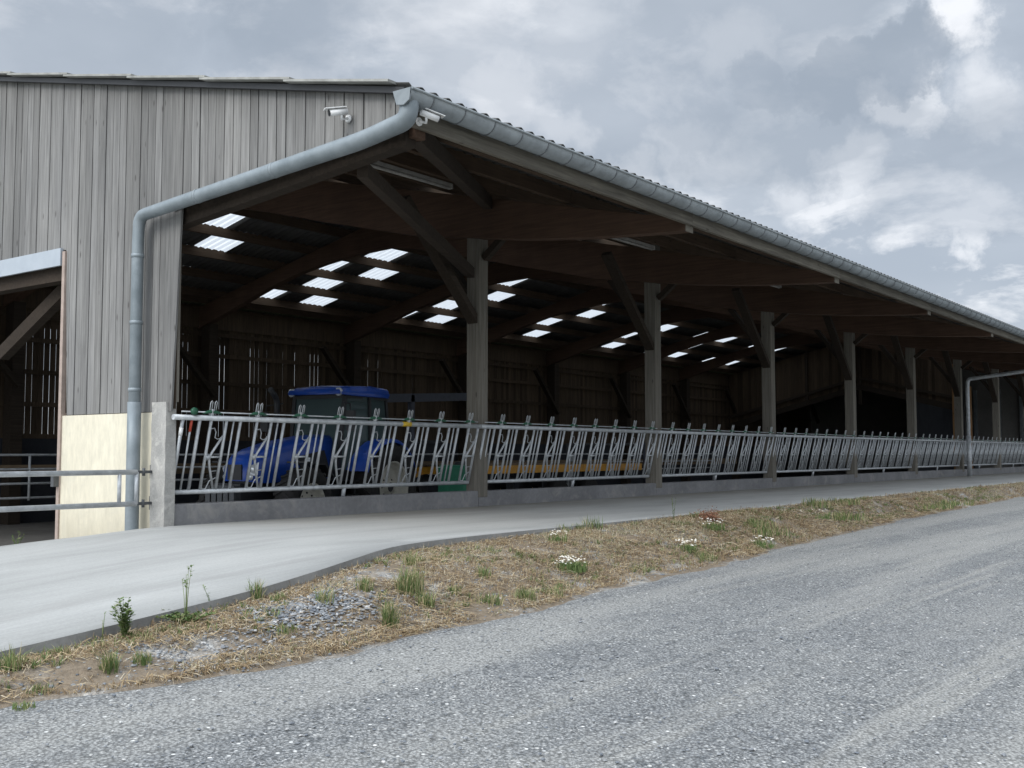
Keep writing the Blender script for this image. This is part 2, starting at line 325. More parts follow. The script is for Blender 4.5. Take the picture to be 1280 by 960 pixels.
def blade_mat(name, stops, trans=0.25):
    m, n, b = mat(name, 0.8, spec=0.2)
    c = nramp(n, nattr(n), stops); n.links.new(c, b.inputs['Base Color'])
    t = nnode(n, 'ShaderNodeBsdfTranslucent'); n.links.new(c, t.inputs[0])
    x = nnode(n, 'ShaderNodeMixShader'); x.inputs[0].default_value = trans
    n.links.new(b.outputs[0], x.inputs[1]); n.links.new(t.outputs[0], x.inputs[2])
    n.links.new(x.outputs[0], n.nodes['Material Output'].inputs[0]); return m
M['straw'] = blade_mat('dry_grass', [(0.0, (0.13, 0.09, 0.06)), (0.3, (0.30, 0.215, 0.125)), (0.7, (0.46, 0.36, 0.215)), (0.93, (0.60, 0.53, 0.40)), (1.0, (0.19, 0.22, 0.09))])
M['grass'] = blade_mat('green_grass', [(0.0, (0.08, 0.13, 0.045)), (0.5, (0.15, 0.21, 0.075)), (0.8, (0.25, 0.28, 0.12)), (1.0, (0.42, 0.36, 0.21))])
M['leaf'] = blade_mat('weed_leaf', [(0.0, (0.08, 0.13, 0.045)), (0.7, (0.17, 0.24, 0.085)), (1.0, (0.30, 0.32, 0.16))])
M['petal'] = plain('white_petal', (0.8, 0.8, 0.76), 0.7, 0, 0.04)
M['rust_leaf'] = plain('rust_brown_leaf', (0.20, 0.09, 0.05), 0.8, 0, 0.3, 20)

# ---------------------------------------------------------------- mesh helpers
class MB:
    def __init__(s): s.v = []; s.f = []; s.r = []; s.m = []; s.sm = []
    def add(s, vs, fs, rnd=None, mi=0, smooth=False):
        if rnd is None: rnd = random.random()
        o = len(s.v); s.v += [tuple(v) for v in vs]
        for f in fs: s.f.append(tuple(i + o for i in f)); s.r.append(rnd); s.m.append(mi); s.sm.append(smooth)
        return s
    def box(s, x0, x1, y0, y1, z0, z1, rnd=None, mi=0):
        v = [(x0, y0, z0), (x1, y0, z0), (x1, y1, z0), (x0, y1, z0), (x0, y0, z1), (x1, y0, z1), (x1, y1, z1), (x0, y1, z1)]
        return s.add(v, [(0, 3, 2, 1), (4, 5, 6, 7), (0, 1, 5, 4), (1, 2, 6, 5), (2, 3, 7, 6), (3, 0, 4, 7)], rnd, mi)
    def cbox(s, c, d, rnd=None, mi=0):
        return s.box(c[0] - d[0] / 2, c[0] + d[0] / 2, c[1] - d[1] / 2, c[1] + d[1] / 2, c[2] - d[2] / 2, c[2] + d[2] / 2, rnd, mi)
    def bar(s, a, b, w, h, up=(0, 0, 1), rnd=None, mi=0):
        a = Vector(a); b = Vector(b); d = (b - a).normalized(); u = Vector(up)
        if abs(d.dot(u)) > 0.98: u = Vector((1, 0, 0))
        x = d.cross(u).normalized() * (w / 2); y = x.cross(d).normalized() * (h / 2)
        v = [a - x - y, a + x - y, a + x + y, a - x + y, b - x - y, b + x - y, b + x + y, b - x + y]
        return s.add(v, [(0, 3, 2, 1), (4, 5, 6, 7), (0, 1, 5, 4), (1, 2, 6, 5), (2, 3, 7, 6), (3, 0, 4, 7)], rnd, mi)
    def prism(s, poly, axis, t0, t1, rnd=None, mi=0):
        """poly: 2D outline; axis 0 -> (y,z) extruded in x ; 1 -> (x,z) in y ; 2 -> (x,y) in z"""
        def P(q, t): return (t, q[0], q[1]) if axis == 0 else ((q[0], t, q[1]) if axis == 1 else (q[0], q[1], t))
        n = len(poly); v = [P(q, t0) for q in poly] + [P(q, t1) for q in poly]
        f = [tuple(range(n)), tuple(range(2 * n - 1, n - 1, -1))] + [(i, i + n, (i + 1) % n + n, (i + 1) % n) for i in range(n)]
        return s.add(v, f, rnd, mi)
    def tube(s, pts, r, n=8, rnd=None, mi=0, caps=True):
        pts = [Vector(p) for p in pts]; k = len(pts)
        rs = r if hasattr(r, '__len__') else [r] * k
        V = []; ref = None
        for i, p in enumerate(pts):
            d = (pts[min(i + 1, k - 1)] - pts[max(i - 1, 0)]).normalized()
            if ref is None: ref = Vector((0, 0, 1)) if abs(d.z) < 0.9 else Vector((1, 0, 0))
            x = d.cross(ref).normalized(); y = x.cross(d).normalized(); ref = y if abs(d.dot(y)) < 0.9 else ref
            for j in range(n):
                a = 2 * PI * j / n; V.append(p + x * math.cos(a) * rs[i] + y * math.sin(a) * rs[i])
        F = [(i * n + j, i * n + (j + 1) % n, (i + 1) * n + (j + 1) % n, (i + 1) * n + j) for i in range(k - 1) for j in range(n)]
        rnd = random.random() if rnd is None else rnd
        o = len(s.v); s.add(V, F, rnd, mi, True)
        if caps:
            for st in (0, (k - 1) * n):
                s.f.append(tuple(o + st + j for j in range(n))); s.r.append(rnd); s.m.append(mi); s.sm.append(False)
        return s
    def lathe(s, prof, c, axis='y', n=32, rnd=None, mi=0):
        """prof: (radius, offset along axis)"""
        V = []
        for (r, t) in prof:
            for j in range(n):
                a = 2 * PI * j / n; p, q = r * math.cos(a), r * math.sin(a)
                V.append({'y': (c[0] + p, c[1] + t, c[2] + q), 'z': (c[0] + p, c[1] + q, c[2] + t), 'x': (c[0] + t, c[1] + p, c[2] + q)}[axis])
        k = len(prof)
        return s.add(V, [(i * n + j, i * n + (j + 1) % n, (i + 1) * n + (j + 1) % n, (i + 1) * n + j) for i in range(k - 1) for j in range(n)], rnd, mi, True)
    def build(s, name, m, parent=None, bevel=0):
        me = bpy.data.meshes.new(name); me.from_pydata(s.v, [], s.f)
        for x in (m if isinstance(m, (list, tuple)) else [m]): me.materials.append(x)
        me.polygons.foreach_set('material_index', s.m); me.polygons.foreach_set('use_smooth', s.sm)
        at = me.attributes.new('rnd', 'FLOAT', 'FACE'); at.data.foreach_set('value', s.r)
        bm = bmesh.new(); bm.from_mesh(me); bmesh.ops.recalc_face_normals(bm, faces=bm.faces); bm.to_mesh(me); bm.free()
        me.update()
        o = bpy.data.objects.new(name, me); COL.objects.link(o)
        if parent: o.parent = parent
        if bevel:
            bv = o.modifiers.new('bevel', 'BEVEL'); bv.width = bevel; bv.segments = 2; bv.limit_method = 'ANGLE'
        return o
def thing(name, label, cat, loc=(0, 0, 0), rz=0, group=None):
    o = bpy.data.objects.new(name, None); COL.objects.link(o); o.empty_display_size = 0.2
    o.location = loc; o.rotation_euler = (0, 0, rz); tag(o, label, cat, group); return o
def tag(o, label, cat, group=None):
    o['label'] = label; o['category'] = cat
    if group: o['group'] = group
    return o
def struct(o): o['kind'] = 'structure'; return o
def copy_tree(o, parent=None):
    c = o.copy(); COL.objects.link(c); c.parent = parent
    for ch in KIDS.get(o.name, []): KIDS.setdefault(c.name, []).append(copy_tree(ch, c))
    return c
KIDS = {}
def index_kids(o):
    KIDS[o.name] = [c for c in bpy.data.objects if c.parent == o]
    for c in KIDS[o.name]: index_kids(c)
def lerp(a, b, t): return a + (b - a) * t
def interp(x, pts):
    if x <= pts[0][0]: return pts[0][1]
    for (a, b), (c, d) in zip(pts, pts[1:]):
        if x <= c: return lerp(b, d, (x - a) / (c - a))
    return pts[-1][1]
def sstep(t): t = max(0, min(1, t)); return t * t * (3 - 2 * t)

# ---------------------------------------------------------------- ground surfaces
BARN_L = 50.0
KE = [(-14, -4.4), (-8, -4.35), (-5, -4.25), (-3.97, -4.2), (-3.4, -4.19), (-2.8, -4.15), (-2.2, -4.08), (-1.62, -3.93), (-1.1, -3.76), (-.62, -3.58), (-.1, -3.43), (.5, -3.35), (1.5, -3.32), (60, -3.32)]
RE = [(-14, -4.9), (-8, -4.8), (-5, -4.65), (-4.18, -4.63), (-3.58, -4.85), (-2.55, -4.98), (-1.74, -4.95), (.13, -4.74), (1.57, -4.6), (3.43, -4.46), (6.1, -4.25), (10.2, -4.0), (15, -3.95), (19, -3.98), (60, -3.9)]
def apron_z(x, y):
    t = max(0, -x - .35); s = t * t / (t + .9)
    z = .755 - .082 * s - .165 * max(0, y) * sstep((0.3 - x) / 0.3)
    return max(z, 0.012)
def edge_z(x): return interp(x, [(-14, .1), (-8, .25), (-4.18, .385), (-2.5, .40), (3.4, .40), (6, .42), (10, .45), (15, .5), (20, .55), (60, .6)])
def road_z(x, y):
    e = interp(x, RE); d = max(0, e - y); ez = edge_z(x)
    return ez - (ez + .02) * sstep(d / 7.5) * 1.0
# apron
mb = MB()
xs = [-14 + i * .25 for i in range(57)] + [0.25 + i * .5 for i in range(4)] + [3 + i * 1.0 for i in range(48)]
for x0, x1 in zip(xs, xs[1:]):
    ymax0 = 6.0 if x1 <= 0.001 else 0.02
    ts = [i / 14 for i in range(15)]
    for t0, t1 in zip(ts, ts[1:]):
        q = []
        for x, t in ((x0, t0), (x1, t0), (x1, t1), (x0, t1)):
            y = lerp(interp(x, KE), ymax0, t); q.append((x, y, apron_z(x, y)))
        mb.add(q, [(0, 1, 2, 3)], 0.5, 0, True)
    a, b = (x0, interp(x0, KE)), (x1, interp(x1, KE))
    za, zb = apron_z(*a), apron_z(*b)
    mb.add([(a[0], a[1], za), (b[0], b[1], zb), (b[0], b[1] - .012, zb - .4), (a[0], a[1] - .012, za - .4)], [(0, 1, 2, 3)], 0.5, 1)
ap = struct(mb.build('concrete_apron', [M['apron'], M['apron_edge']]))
bm = bmesh.new(); bm.from_mesh(ap.data); bmesh.ops.remove_doubles(bm, verts=bm.verts, dist=1e-4); bmesh.ops.recalc_face_normals(bm, faces=bm.faces); bm.to_mesh(ap.data); bm.free()
# barn floor, yard, wide ground
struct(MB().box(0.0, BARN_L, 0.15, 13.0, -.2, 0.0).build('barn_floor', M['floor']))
struct(MB().box(-1500, 1500, -1500, 1500, -0.6, -0.10).build('ground', M['field']))
struct(MB().box(-30, 0, 4.6, 40, -.2, -0.004).build('yard', M['floor']))
# verge
def verge_z(x, t):
    k = interp(x, KE); zk = apron_z(x, k) - interp(x, [(-14, .065), (0, .065), (2.5, .045), (6, .008), (60, 0.0)])
    zr = edge_z(x); n = noise.noise(Vector((x * 1.3, t * 2.2, 0))) * .035 + noise.noise(Vector((x * 5, t * 7, 3))) * .012
    if t > 1: return zr + .004 + n * .3 - (t - 1) * .35
    prof = 1 - t ** 1.15
    hump = .05 * math.sin(PI * min(1, t * 1.3)) if t < .77 else 0
    return lerp(zr, zk, prof) + (n * 1.0 + hump) * (4 * t * (1 - t)) + .004
def verge_p(x, t):
    k = interp(x, KE) - .005; e = interp(x, RE) - .12
    wob = .10 * noise.noise(Vector((x * .9, 5, 0))) + .05 * noise.noise(Vector((x * 3.1, 9, 0)))
    y = lerp(k, e + wob, t)
    return Vector((x, y, verge_z(x, t)))
mb = MB(); xs = []; x = -12.0
while x < 52: xs.append(x); x += .07 if x < 8 else (.2 if x < 20 else .8)
for x0, x1 in zip(xs, xs[1:]):
    for i in range(24):
        t0, t1 = i / 20, (i + 1) / 20
        mb.add([verge_p(x0, t0), verge_p(x1, t0), verge_p(x1, t1), verge_p(x0, t1)], [(0, 1, 2, 3)], .5, 0, True)
vg = struct(mb.build('verge', M['verge']))
bm = bmesh.new(); bm.from_mesh(vg.data); bmesh.ops.remove_doubles(bm, verts=bm.verts, dist=1e-4); bmesh.ops.recalc_face_normals(bm, faces=bm.faces); bm.to_mesh(vg.data); bm.free()
# gravel road
mb = MB(); xs = [-40, -25, -18]; x = -14.0
while x < 30: xs.append(x); x += .25
xs += [32, 36, 42, 50, 60, 80, 120]
ys = [0] + [.2 * i for i in range(1, 36)] + [8, 10, 14, 20, 30, 60]
def rd(x, d):
    y = interp(x, RE) + .18 - d
    return (x, y, road_z(x, y) + .012 * noise.noise(Vector((x * .8, y * 1.4, 0))) + .006 * noise.noise(Vector((x * 2.7, y * 3.1, 2))) - .006)
for x0, x1 in zip(xs, xs[1:]):
    for d0, d1 in zip(ys, ys[1:]):
        mb.add([rd(x0, d0), rd(x1, d0), rd(x1, d1), rd(x0, d1)], [(0, 1, 2, 3)], .5, 0, True)
rdo = struct(mb.build('gravel_road', M['gravel']))
bm = bmesh.new(); bm.from_mesh(rdo.data); bmesh.ops.remove_doubles(bm, verts=bm.verts, dist=1e-4); bmesh.ops.recalc_face_normals(bm, faces=bm.faces); bm.to_mesh(rdo.data); bm.free()

# ---------------------------------------------------------------- the barn
RIDGE = 6.5; SL = .227
def ZR(y): return 4.62 + SL * ((RIDGE - abs(y - RIDGE)) + 3.38)      # top of the roof sheets
barn = thing('barn', 'long open fronted timber cattle barn with weathered grey board gable and corrugated roof', 'barn')
# gable cladding boards
def board_set(y_from, y_to, bottom, x, w=.128, thick=.022, top=lambda y: ZR(y) - .075):
    mb = MB(); y = y_from
    while y < y_to - .02:
        ww = w * random.uniform(.93, 1.08); y1 = min(y + ww - random.uniform(.007, .015), y_to)
        dx = random.uniform(-.004, .004); lean = random.uniform(-.0025, .0025)
        b0, b1 = bottom(y), bottom(y1)
        v = [(x + dx, y, b0), (x + dx, y1, b1), (x + dx, y1 + lean, top(y1)), (x + dx, y + lean, top(y)),
             (x + dx + thick, y, b0), (x + dx + thick, y1, b1), (x + dx + thick, y1 + lean, top(y1)), (x + dx + thick, y + lean, top(y))]
        mb.add(v, [(0, 1, 2, 3), (7, 6, 5, 4), (0, 4, 5, 1), (1, 5, 6, 2), (2, 6, 7, 3), (3, 7, 4, 0)])
        y += ww
    return mb
def clad_bottom(y):
    if y < -.09: return 4.02 + (-.09 - y) * .085
    if y < 1.95: return 1.925
    return 3.82
g1 = board_set(-3.30, -.09, clad_bottom, -.10)
for st, en in ((-.09, 1.95), (1.95, 13.1)):
    k = board_set(st, en, clad_bottom, -.10); g1.add(k.v, k.f); n0 = len(g1.r) - len(k.r); g1.r[n0:] = k.r
g1.build('gable_cladding', M['clad'], barn)
# backing rails so no light leaks straight through the board gaps
MB().prism([(-.09, 4.02), (-.09, 1.95), (1.95, 1.95), (1.95, 3.82), (13.0, 3.82), (13.0, ZR(13) - .1), (6.5, ZR(6.5) - .1), (-3.25, ZR(-3.25) - .1), (-3.25, 4.32)][::-1], 0, -.070, -.045).build('gable_backing', M['clad_in'], barn)
MB().box(-.105, .12, .2, 1.93, -.3, 1.918).build('rendered_wall', M['render'], barn)
MB().box(-.125, .14, 1.93, 1.985, -.3, 3.80).build('door_jamb', plain('faded_jamb', (0.34, 0.27, 0.23), 0.8), barn)
cp = MB(); n = 18      # rough cast corner post
poly0 = [(-.13, -.045), (-.005, -.045), (-.005, .20), (-.13, .20)]
for i in range(n):
    z0, z1 = .60 + i * (1.42 / n), .60 + (i + 1) * (1.42 / n)
    if i == 0: rows = []
    def ring(z):
        o = []
        for k, (px, py) in enumerate(poly0):
            o.append((px + .012 * noise.noise(Vector((z * 5, k, 0))), py + .014 * noise.noise(Vector((z * 6, k, 4))), z))
        return o
    cp.add(ring(z0) + ring(z1), [(0, 1, 5, 4), (1, 2, 6, 5), (2, 3, 7, 6), (3, 0, 4, 7)], .5)
cp.add(ring(2.02), [(0, 1, 2, 3)], .5)
cp.build('corner_post', M['cpost'], barn)
MB().box(-.075, -.002, -.075, .19, 2.021, 5.1).build('upper_corner_post', M['post'], barn)
# lintel flashing over the door opening and its timber beam
MB().prism([(2.0, 3.64), (12.9, 3.64), (12.9, 3.84), (2.0, 3.84)], 0, -.14, -.105).build('lintel_flashing', M['flash'], barn)
MB().box(-.04, .12, 1.99, 12.9, 3.49, 3.75).build('lintel_beam', M['brace'], barn)
MB().bar((.22, 2.15, 3.60), (.22, 3.9, 2.75), .12, .16).build('lintel_brace', M['brace'], barn)
MB().bar((.05, 12.9, 2.6), (.05, 9.9, 3.42), .14, .2).build('lintel_brace', M['glulam'], barn)
MB().prism([(-.02, 3.84), (-.02, 4.02), (-3.25, 4.30), (-3.25, 4.15)], 0, -.04, .09).build('gable_edge_beam', M['brace'], barn)
MB().prism([(-.09, 4.02), (-.09, 3.99), (-3.33, 4.265), (-3.33, 4.295)], 0, -.118, -.101).build('gable_drip_board', M['steel_dark'], barn)
# roof sheets: corrugated, laid row by row between the purlins; translucent sheets left open in a dice pattern
PITCH_C = 5 / 28; AMP = .026
ROWS = [-3.40, -2.65, -1.55, -.45, .65, 1.75, 2.85, 3.95, 5.05, 6.15]        # y of the purlins on the front slope
def corr(mb, x0, x1, y0, y1, lift=0.0, seg=8, thick=0.0):
    n = max(1, int(round((x1 - x0) / PITCH_C * seg))); o = []
    for yy, lf in ((y0, lift), (y1, 0.0)):
        for i in range(n + 1):
            x = x0 + (x1 - x0) * i / n
            o.append((x, yy, ZR(yy) - AMP + AMP * math.cos(2 * PI * x / PITCH_C) + lf))
    F = [(i, i + 1, n + 2 + i, n + 1 + i) for i in range(n)]
    mb.add(o, F, random.random(), 0, True)
rows_f = list(zip(ROWS, ROWS[1:])) + [(6.15, 6.5)]
rows_r = [(13 - b, 13 - a) for a, b in reversed(rows_f)]
rows_r[-1] = (rows_r[-1][0], 13.6)
def is_sky(row_key, b, c):
    # row_key counts from the ridge: 0 = ridge strip; columns 1,2,3
    return (row_key in (3, 5) and c in (1, 3)) or (row_key in (2, 4) and c == 2)
sheets = MB(); skys = []
# three columns of five corrugations per bay
CB = [5 * PITCH_C, 10 * PITCH_C, 15 * PITCH_C, 19.5 * PITCH_C]
NB = int(BARN_L / 5)
for side, rows in (('f', rows_f), ('r', rows_r)):
    for ri, (ya, yb) in enumerate(rows):
        key = (len(rows) - 1 - ri) if side == 'f' else ri
        lo, hi = ya, yb
        run0 = -.17
        for b in range(NB):
            for c in (1, 2, 3):
                if is_sky(key, b, c) and b < 8:
                    xa = 5 * b + CB[c - 1]; xb = 5 * b + CB[c]
                    corr(sheets, run0, xa, lo, hi, .012)
                    skys.append((xa, xb, lo, hi)); run0 = xb
        corr(sheets, run0, BARN_L + .3, lo, hi, .012)
sh = sheets.build('roof_sheets', M['slate'], barn)
so = sh.modifiers.new('thick', 'SOLIDIFY'); so.thickness = .007; so.offset = -1
for (xa, xb, lo, hi) in skys:
    m_ = MB(); corr(m_, xa, xb, lo, hi, .012, 6); m_.build('skylight', M['skylight'], barn)
MB().prism([(6.35, ZR(6.35) + .005), (6.5, ZR(6.5) + .04), (6.65, ZR(6.65) + .005), (6.5, ZR(6.5) + .02)], 0, -.28, BARN_L + .3).build('ridge_cap', M['slate'], barn)
# verge capping on the gable: overlapping lengths, dark edge board below
vb = MB()
yy = -3.20
while yy < 6.4:
    y2 = min(yy + 1.28, 6.5)
    vb.bar((-.20, yy - .05, ZR(yy) - .006), (-.20, y2, ZR(y2) - .016), .13, .022)
    yy += 1.25
yy = 13.3
while yy > 6.6:
    y2 = max(yy - 1.28, 6.5); vb.bar((-.20, yy + .05, ZR(yy) - .006), (-.20, y2, ZR(y2) - .016), .13, .022); yy -= 1.25
vb.build('verge_capping', M['capping'], barn)
eb = MB(); eb.prism([(-3.36, ZR(-3.36) - .085), (6.5, ZR(6.5) - .085), (13.3, ZR(13.3) - .085), (13.3, ZR(13.3) - .03), (6.5, ZR(6.5) - .03), (-3.36, ZR(-3.36) - .03)], 0, -.185, -.135)
eb.build('verge_board', M['black'], barn)
# purlins
for y in ROWS[1:] + [13 - q for q in reversed(ROWS[1:])] + [12.75]:
    t = ZR(y) - .022
    pm = MB()
    for b in range(NB): pm.box((5 * b + .002) if b else -.04, 5 * b + 4.998, y - .04, y + .04, t - .20, t)
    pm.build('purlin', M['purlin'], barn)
# eave beam (fascia)
fm = MB()
for b in range(NB): fm.box(5 * b - (.10 if b == 0 else -.002), 5 * b + 4.998, -3.375, -3.325, 4.285, 4.50)
fm.build('fascia', M['fascia'], barn)
# rafters (glulam frames)
low_f = [(-3.32, 4.215), (-2.9, 4.235), (-1.91, 4.30), (-.9, 4.40), (-.03, 4.52), (1.19, 4.71), (3.26, 5.20), (4.6, 5.54), (5.64, 5.77), (6.5, 5.90)]
low_r = [(7.5, 5.86), (8.4, 5.76), (9.3, 5.62), (10.3, 5.38), (11.3, 5.08), (12.3, 4.78), (12.95, 4.60)]
poly = low_f + low_r + [(12.95, ZR(12.95) - .275), (6.5, ZR(6.5) - .275), (-3.32, ZR(-3.32) - .275)]
for b in range(NB + 1):
    x = 5 * b if b else .05
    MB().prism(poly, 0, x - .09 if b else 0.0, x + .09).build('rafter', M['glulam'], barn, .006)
# rafter feet end caps weathered pale
for b in range(1, NB + 1):
    MB().box(5 * b - .092, 5 * b + .092, -3.33, -3.319, 4.205, 4.30).build('rafter_end', M['fascia'], barn)
# posts, braces
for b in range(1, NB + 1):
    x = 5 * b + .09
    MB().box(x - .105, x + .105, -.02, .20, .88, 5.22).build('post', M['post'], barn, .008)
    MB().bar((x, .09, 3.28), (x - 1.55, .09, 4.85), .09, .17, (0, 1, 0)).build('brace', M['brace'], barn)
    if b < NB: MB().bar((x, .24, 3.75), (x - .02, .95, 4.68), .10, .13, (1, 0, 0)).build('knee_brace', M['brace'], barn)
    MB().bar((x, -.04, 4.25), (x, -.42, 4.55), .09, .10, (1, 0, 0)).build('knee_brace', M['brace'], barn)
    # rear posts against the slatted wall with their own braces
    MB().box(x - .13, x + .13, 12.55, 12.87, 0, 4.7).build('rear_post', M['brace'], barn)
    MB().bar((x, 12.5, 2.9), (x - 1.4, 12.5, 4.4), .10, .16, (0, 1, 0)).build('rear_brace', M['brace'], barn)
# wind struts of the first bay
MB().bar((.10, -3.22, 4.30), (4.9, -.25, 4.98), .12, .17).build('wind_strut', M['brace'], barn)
MB().bar((.14, -2.55, 4.08), (4.86, .02, 4.02), .10, .14).build('wind_strut', M['brace'], barn)
# rear wall: dark plinth, vertical slats with gaps, rails
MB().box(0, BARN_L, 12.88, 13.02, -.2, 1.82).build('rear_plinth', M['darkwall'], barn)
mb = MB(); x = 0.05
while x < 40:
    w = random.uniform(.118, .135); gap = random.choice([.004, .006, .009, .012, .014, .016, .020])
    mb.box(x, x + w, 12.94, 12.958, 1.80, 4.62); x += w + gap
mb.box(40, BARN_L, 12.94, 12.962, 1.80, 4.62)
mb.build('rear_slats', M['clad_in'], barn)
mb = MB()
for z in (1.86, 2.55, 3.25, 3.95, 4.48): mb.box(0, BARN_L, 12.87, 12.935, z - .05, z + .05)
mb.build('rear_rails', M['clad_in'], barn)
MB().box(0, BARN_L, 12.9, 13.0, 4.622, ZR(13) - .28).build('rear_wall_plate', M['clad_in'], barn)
# far partition: lower timber gable across the barn with black opening below
px = 39.5
MB().prism([(2.75, 3.25), (6.6, 4.22), (12.8, 2.6), (12.8, 2.85), (6.6, 4.45), (2.75, 3.5)], 0, px, px + .12).build('partition_beam', M['brace'], barn)
MB().prism([(2.75, 3.72), (6.6, 4.68), (12.8, 3.08), (12.8, 3.2), (6.6, 4.80), (2.75, 3.84)], 0, px, px + .1).build('partition_beam', M['brace'], barn)
m_ = MB(); y = 2.8
while y < 12.8:
    zt = (4.42 - (y - 6.6) * .262) if y > 6.6 else (4.42 - (6.6 - y) * .25)
    m_.box(px + .13, px + .15, y, y + .13, zt, ZR(y) - .35); y += .137
m_.build('partition_boards', M['clad_in'], barn)
for y in (4.5, 6.6, 9.0, 11): MB().box(px + .01, px + .11, y - .06, y + .06, 3.6, ZR(y) - .3).build('partition_stud', M['brace'], barn)
MB().box(px - .1, px + .12, 2.55, 2.75, 0, 5.2).build('partition_post', M['orange_wood'], barn)
MB().box(px - .1, px + .12, 2.05, 2.15, 0, 4.2).build('partition_post', M['orange_wood'], barn)
MB().prism([(-3.3, 0), (12.9, 0), (12.9, ZR(12.9) - .1), (6.5, ZR(6.5) - .1), (-3.3, ZR(-3.3) - .1)], 0, BARN_L - .15, BARN_L).build('end_wall', M['greywall'], barn)
m_ = MB()
for y in (1.2, 2.3, 3.3, 4.4): m_.box(BARN_L - .30, BARN_L - .16, y - .07, y + .07, 0, 4.6)
m_.build('end_wall_ribs', M['zinc'], barn)
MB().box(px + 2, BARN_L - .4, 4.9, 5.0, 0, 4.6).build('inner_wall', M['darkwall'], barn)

# gutter, brackets, downpipes
gx0, gx1 = -.33, BARN_L; GY, GZ, GR = -3.475, 4.50, .105
mb = MB(); V = []; N = 12
for x in (gx0, gx1):
    for r in (GR, GR - .006):
        for j in range(N + 1):
            a = PI + PI * j / N; V.append((x, GY + r * math.cos(a), GZ + r * math.sin(a)))
o = N + 1
F = []
for j in range(N):
    F += [(j, j + 1, 2 * o + j + 1, 2 * o + j), (o + j, 3 * o + j, 3 * o + j + 1, o + j + 1), (j, o + j, o + j + 1, j + 1)]
mb.add(V, F, .5, 0, True)
mb.add([(gx0, GY, GZ)] + [(gx0, GY + GR * math.cos(PI + PI * j / N), GZ + GR * math.sin(PI + PI * j / N)) for j in range(N + 1)], [(0, j + 1, j + 2) for j in range(N)], .5)
mb.tube([(gx0, GY - GR - .004, GZ + .004), (gx1, GY - GR - .004, GZ + .004)], .012, 8, .5)
gut = mb.build('gutter', M['zinc'], barn)
br = MB(); x = -.05
while x < 45:
    P = [(x, GY + (GR + .003) * math.cos(PI + PI * j / 8), GZ + (GR + .003) * math.sin(PI + PI * j / 8)) for j in range(9)]
    for a, b in zip(P, P[1:]): br.bar(a, b, .018, .004, (1, 0, 0))
    br.bar((x, GY - GR - .012, GZ + .018), (x, GY + GR, GZ + .018), .018, .004)
    x += .42
br.build('gutter_brackets', M['bracket'], gut)
def arc(pts, r=.16, n=6):
    """round the inner corners of a polyline"""
    pts = [Vector(p) for p in pts]; out = [pts[0]]
    for a, b, c in zip(pts, pts[1:], pts[2:]):
        d1 = (a - b).normalized(); d2 = (c - b).normalized(); rr = min(r, (a - b).length / 2.2, (c - b).length / 2.2)
        for i in range(n + 1):
            t = i / n; out.append((b + d1 * rr) * (1 - t) ** 2 + b * 2 * t * (1 - t) + (b + d2 * rr) * t ** 2)
    out.append(pts[-1]); return out
def downpipe(x, big=1.0, z_end=.60, y_wall=.35):
    mb = MB(); r = .061 * big
    pts = arc([(x, GY + .0, GZ - .03), (x, GY + .02, GZ - .22), (x, GY + .55, 4.20), (x, y_wall - .02, 3.97), (x, y_wall, 3.75), (x, y_wall, z_end)], .14)
    n_ = len(pts); mb.tube(pts, [r * (1.32 if i < 8 else (1.26 if i < 15 else (1.04 if i < 22 else 1.0))) for i in range(n_)], 16)
    for z in ([3.55, 2.85, 2.15]): mb.lathe([(r, -.02), (r + .006, -.018), (r + .006, .018), (r, .02)], (x, y_wall, z), 'z', 16)
    mb.lathe([(r, 0), (r + .009, .004), (r + .009, -.5), (r + .009, -1.38)], (x, y_wall, 2.02), 'z', 16)
    for p in (.35, .7):
        q = Vector((x, GY + .55, 4.20)).lerp(Vector((x, y_wall - .02, 3.97)), p)
        mb.tube([q - Vector((0, .02, -.002)), q + Vector((0, .02, -.002))], r * (1.30 - .20 * p), 16)
    return mb
dp = downpipe(-.235)
dp.build('downpipe', M['zinc_pipe'], barn)
# corner outlet sleeve of the gutter
m_ = MB(); m_.prism([(GY - .10, GZ + .01), (GY - .085, GZ - .09), (GY - .02, GZ - .125), (GY + .06, GZ - .11), (GY + .10, GZ + .01)], 0, gx0 - .006, gx0 + .012); m_.build('gutter_end', M['zinc'], gut)
# smaller free-standing downpipe far along the front
m_ = MB(); m_.tube(arc([(29.7, GY + .05, GZ - .06), (29.7, GY + .5, 4.15), (29.7, -.32, 3.86), (29.7, -.30, 3.6), (29.7, -.30, .76)], .18), .06, 12)
m_.tube([(29.7, -.30, 2.05), (29.7, -.30, .757)], .075, 12)
m_.build('downpipe', M['galv'], barn)

# low concrete feed kerb
mb = MB()
for b in range(NB):
    mb.box(5 * b + (.0 if b == 0 else .003), 5 * b + 4.997, -.012, .20, .2, .965 + random.uniform(-.004, .004))
k = mb.build('feed_kerb', M['kerb'], None, .012); tag(k, 'low grey concrete kerb running under the galvanised feed barriers', 'kerb')

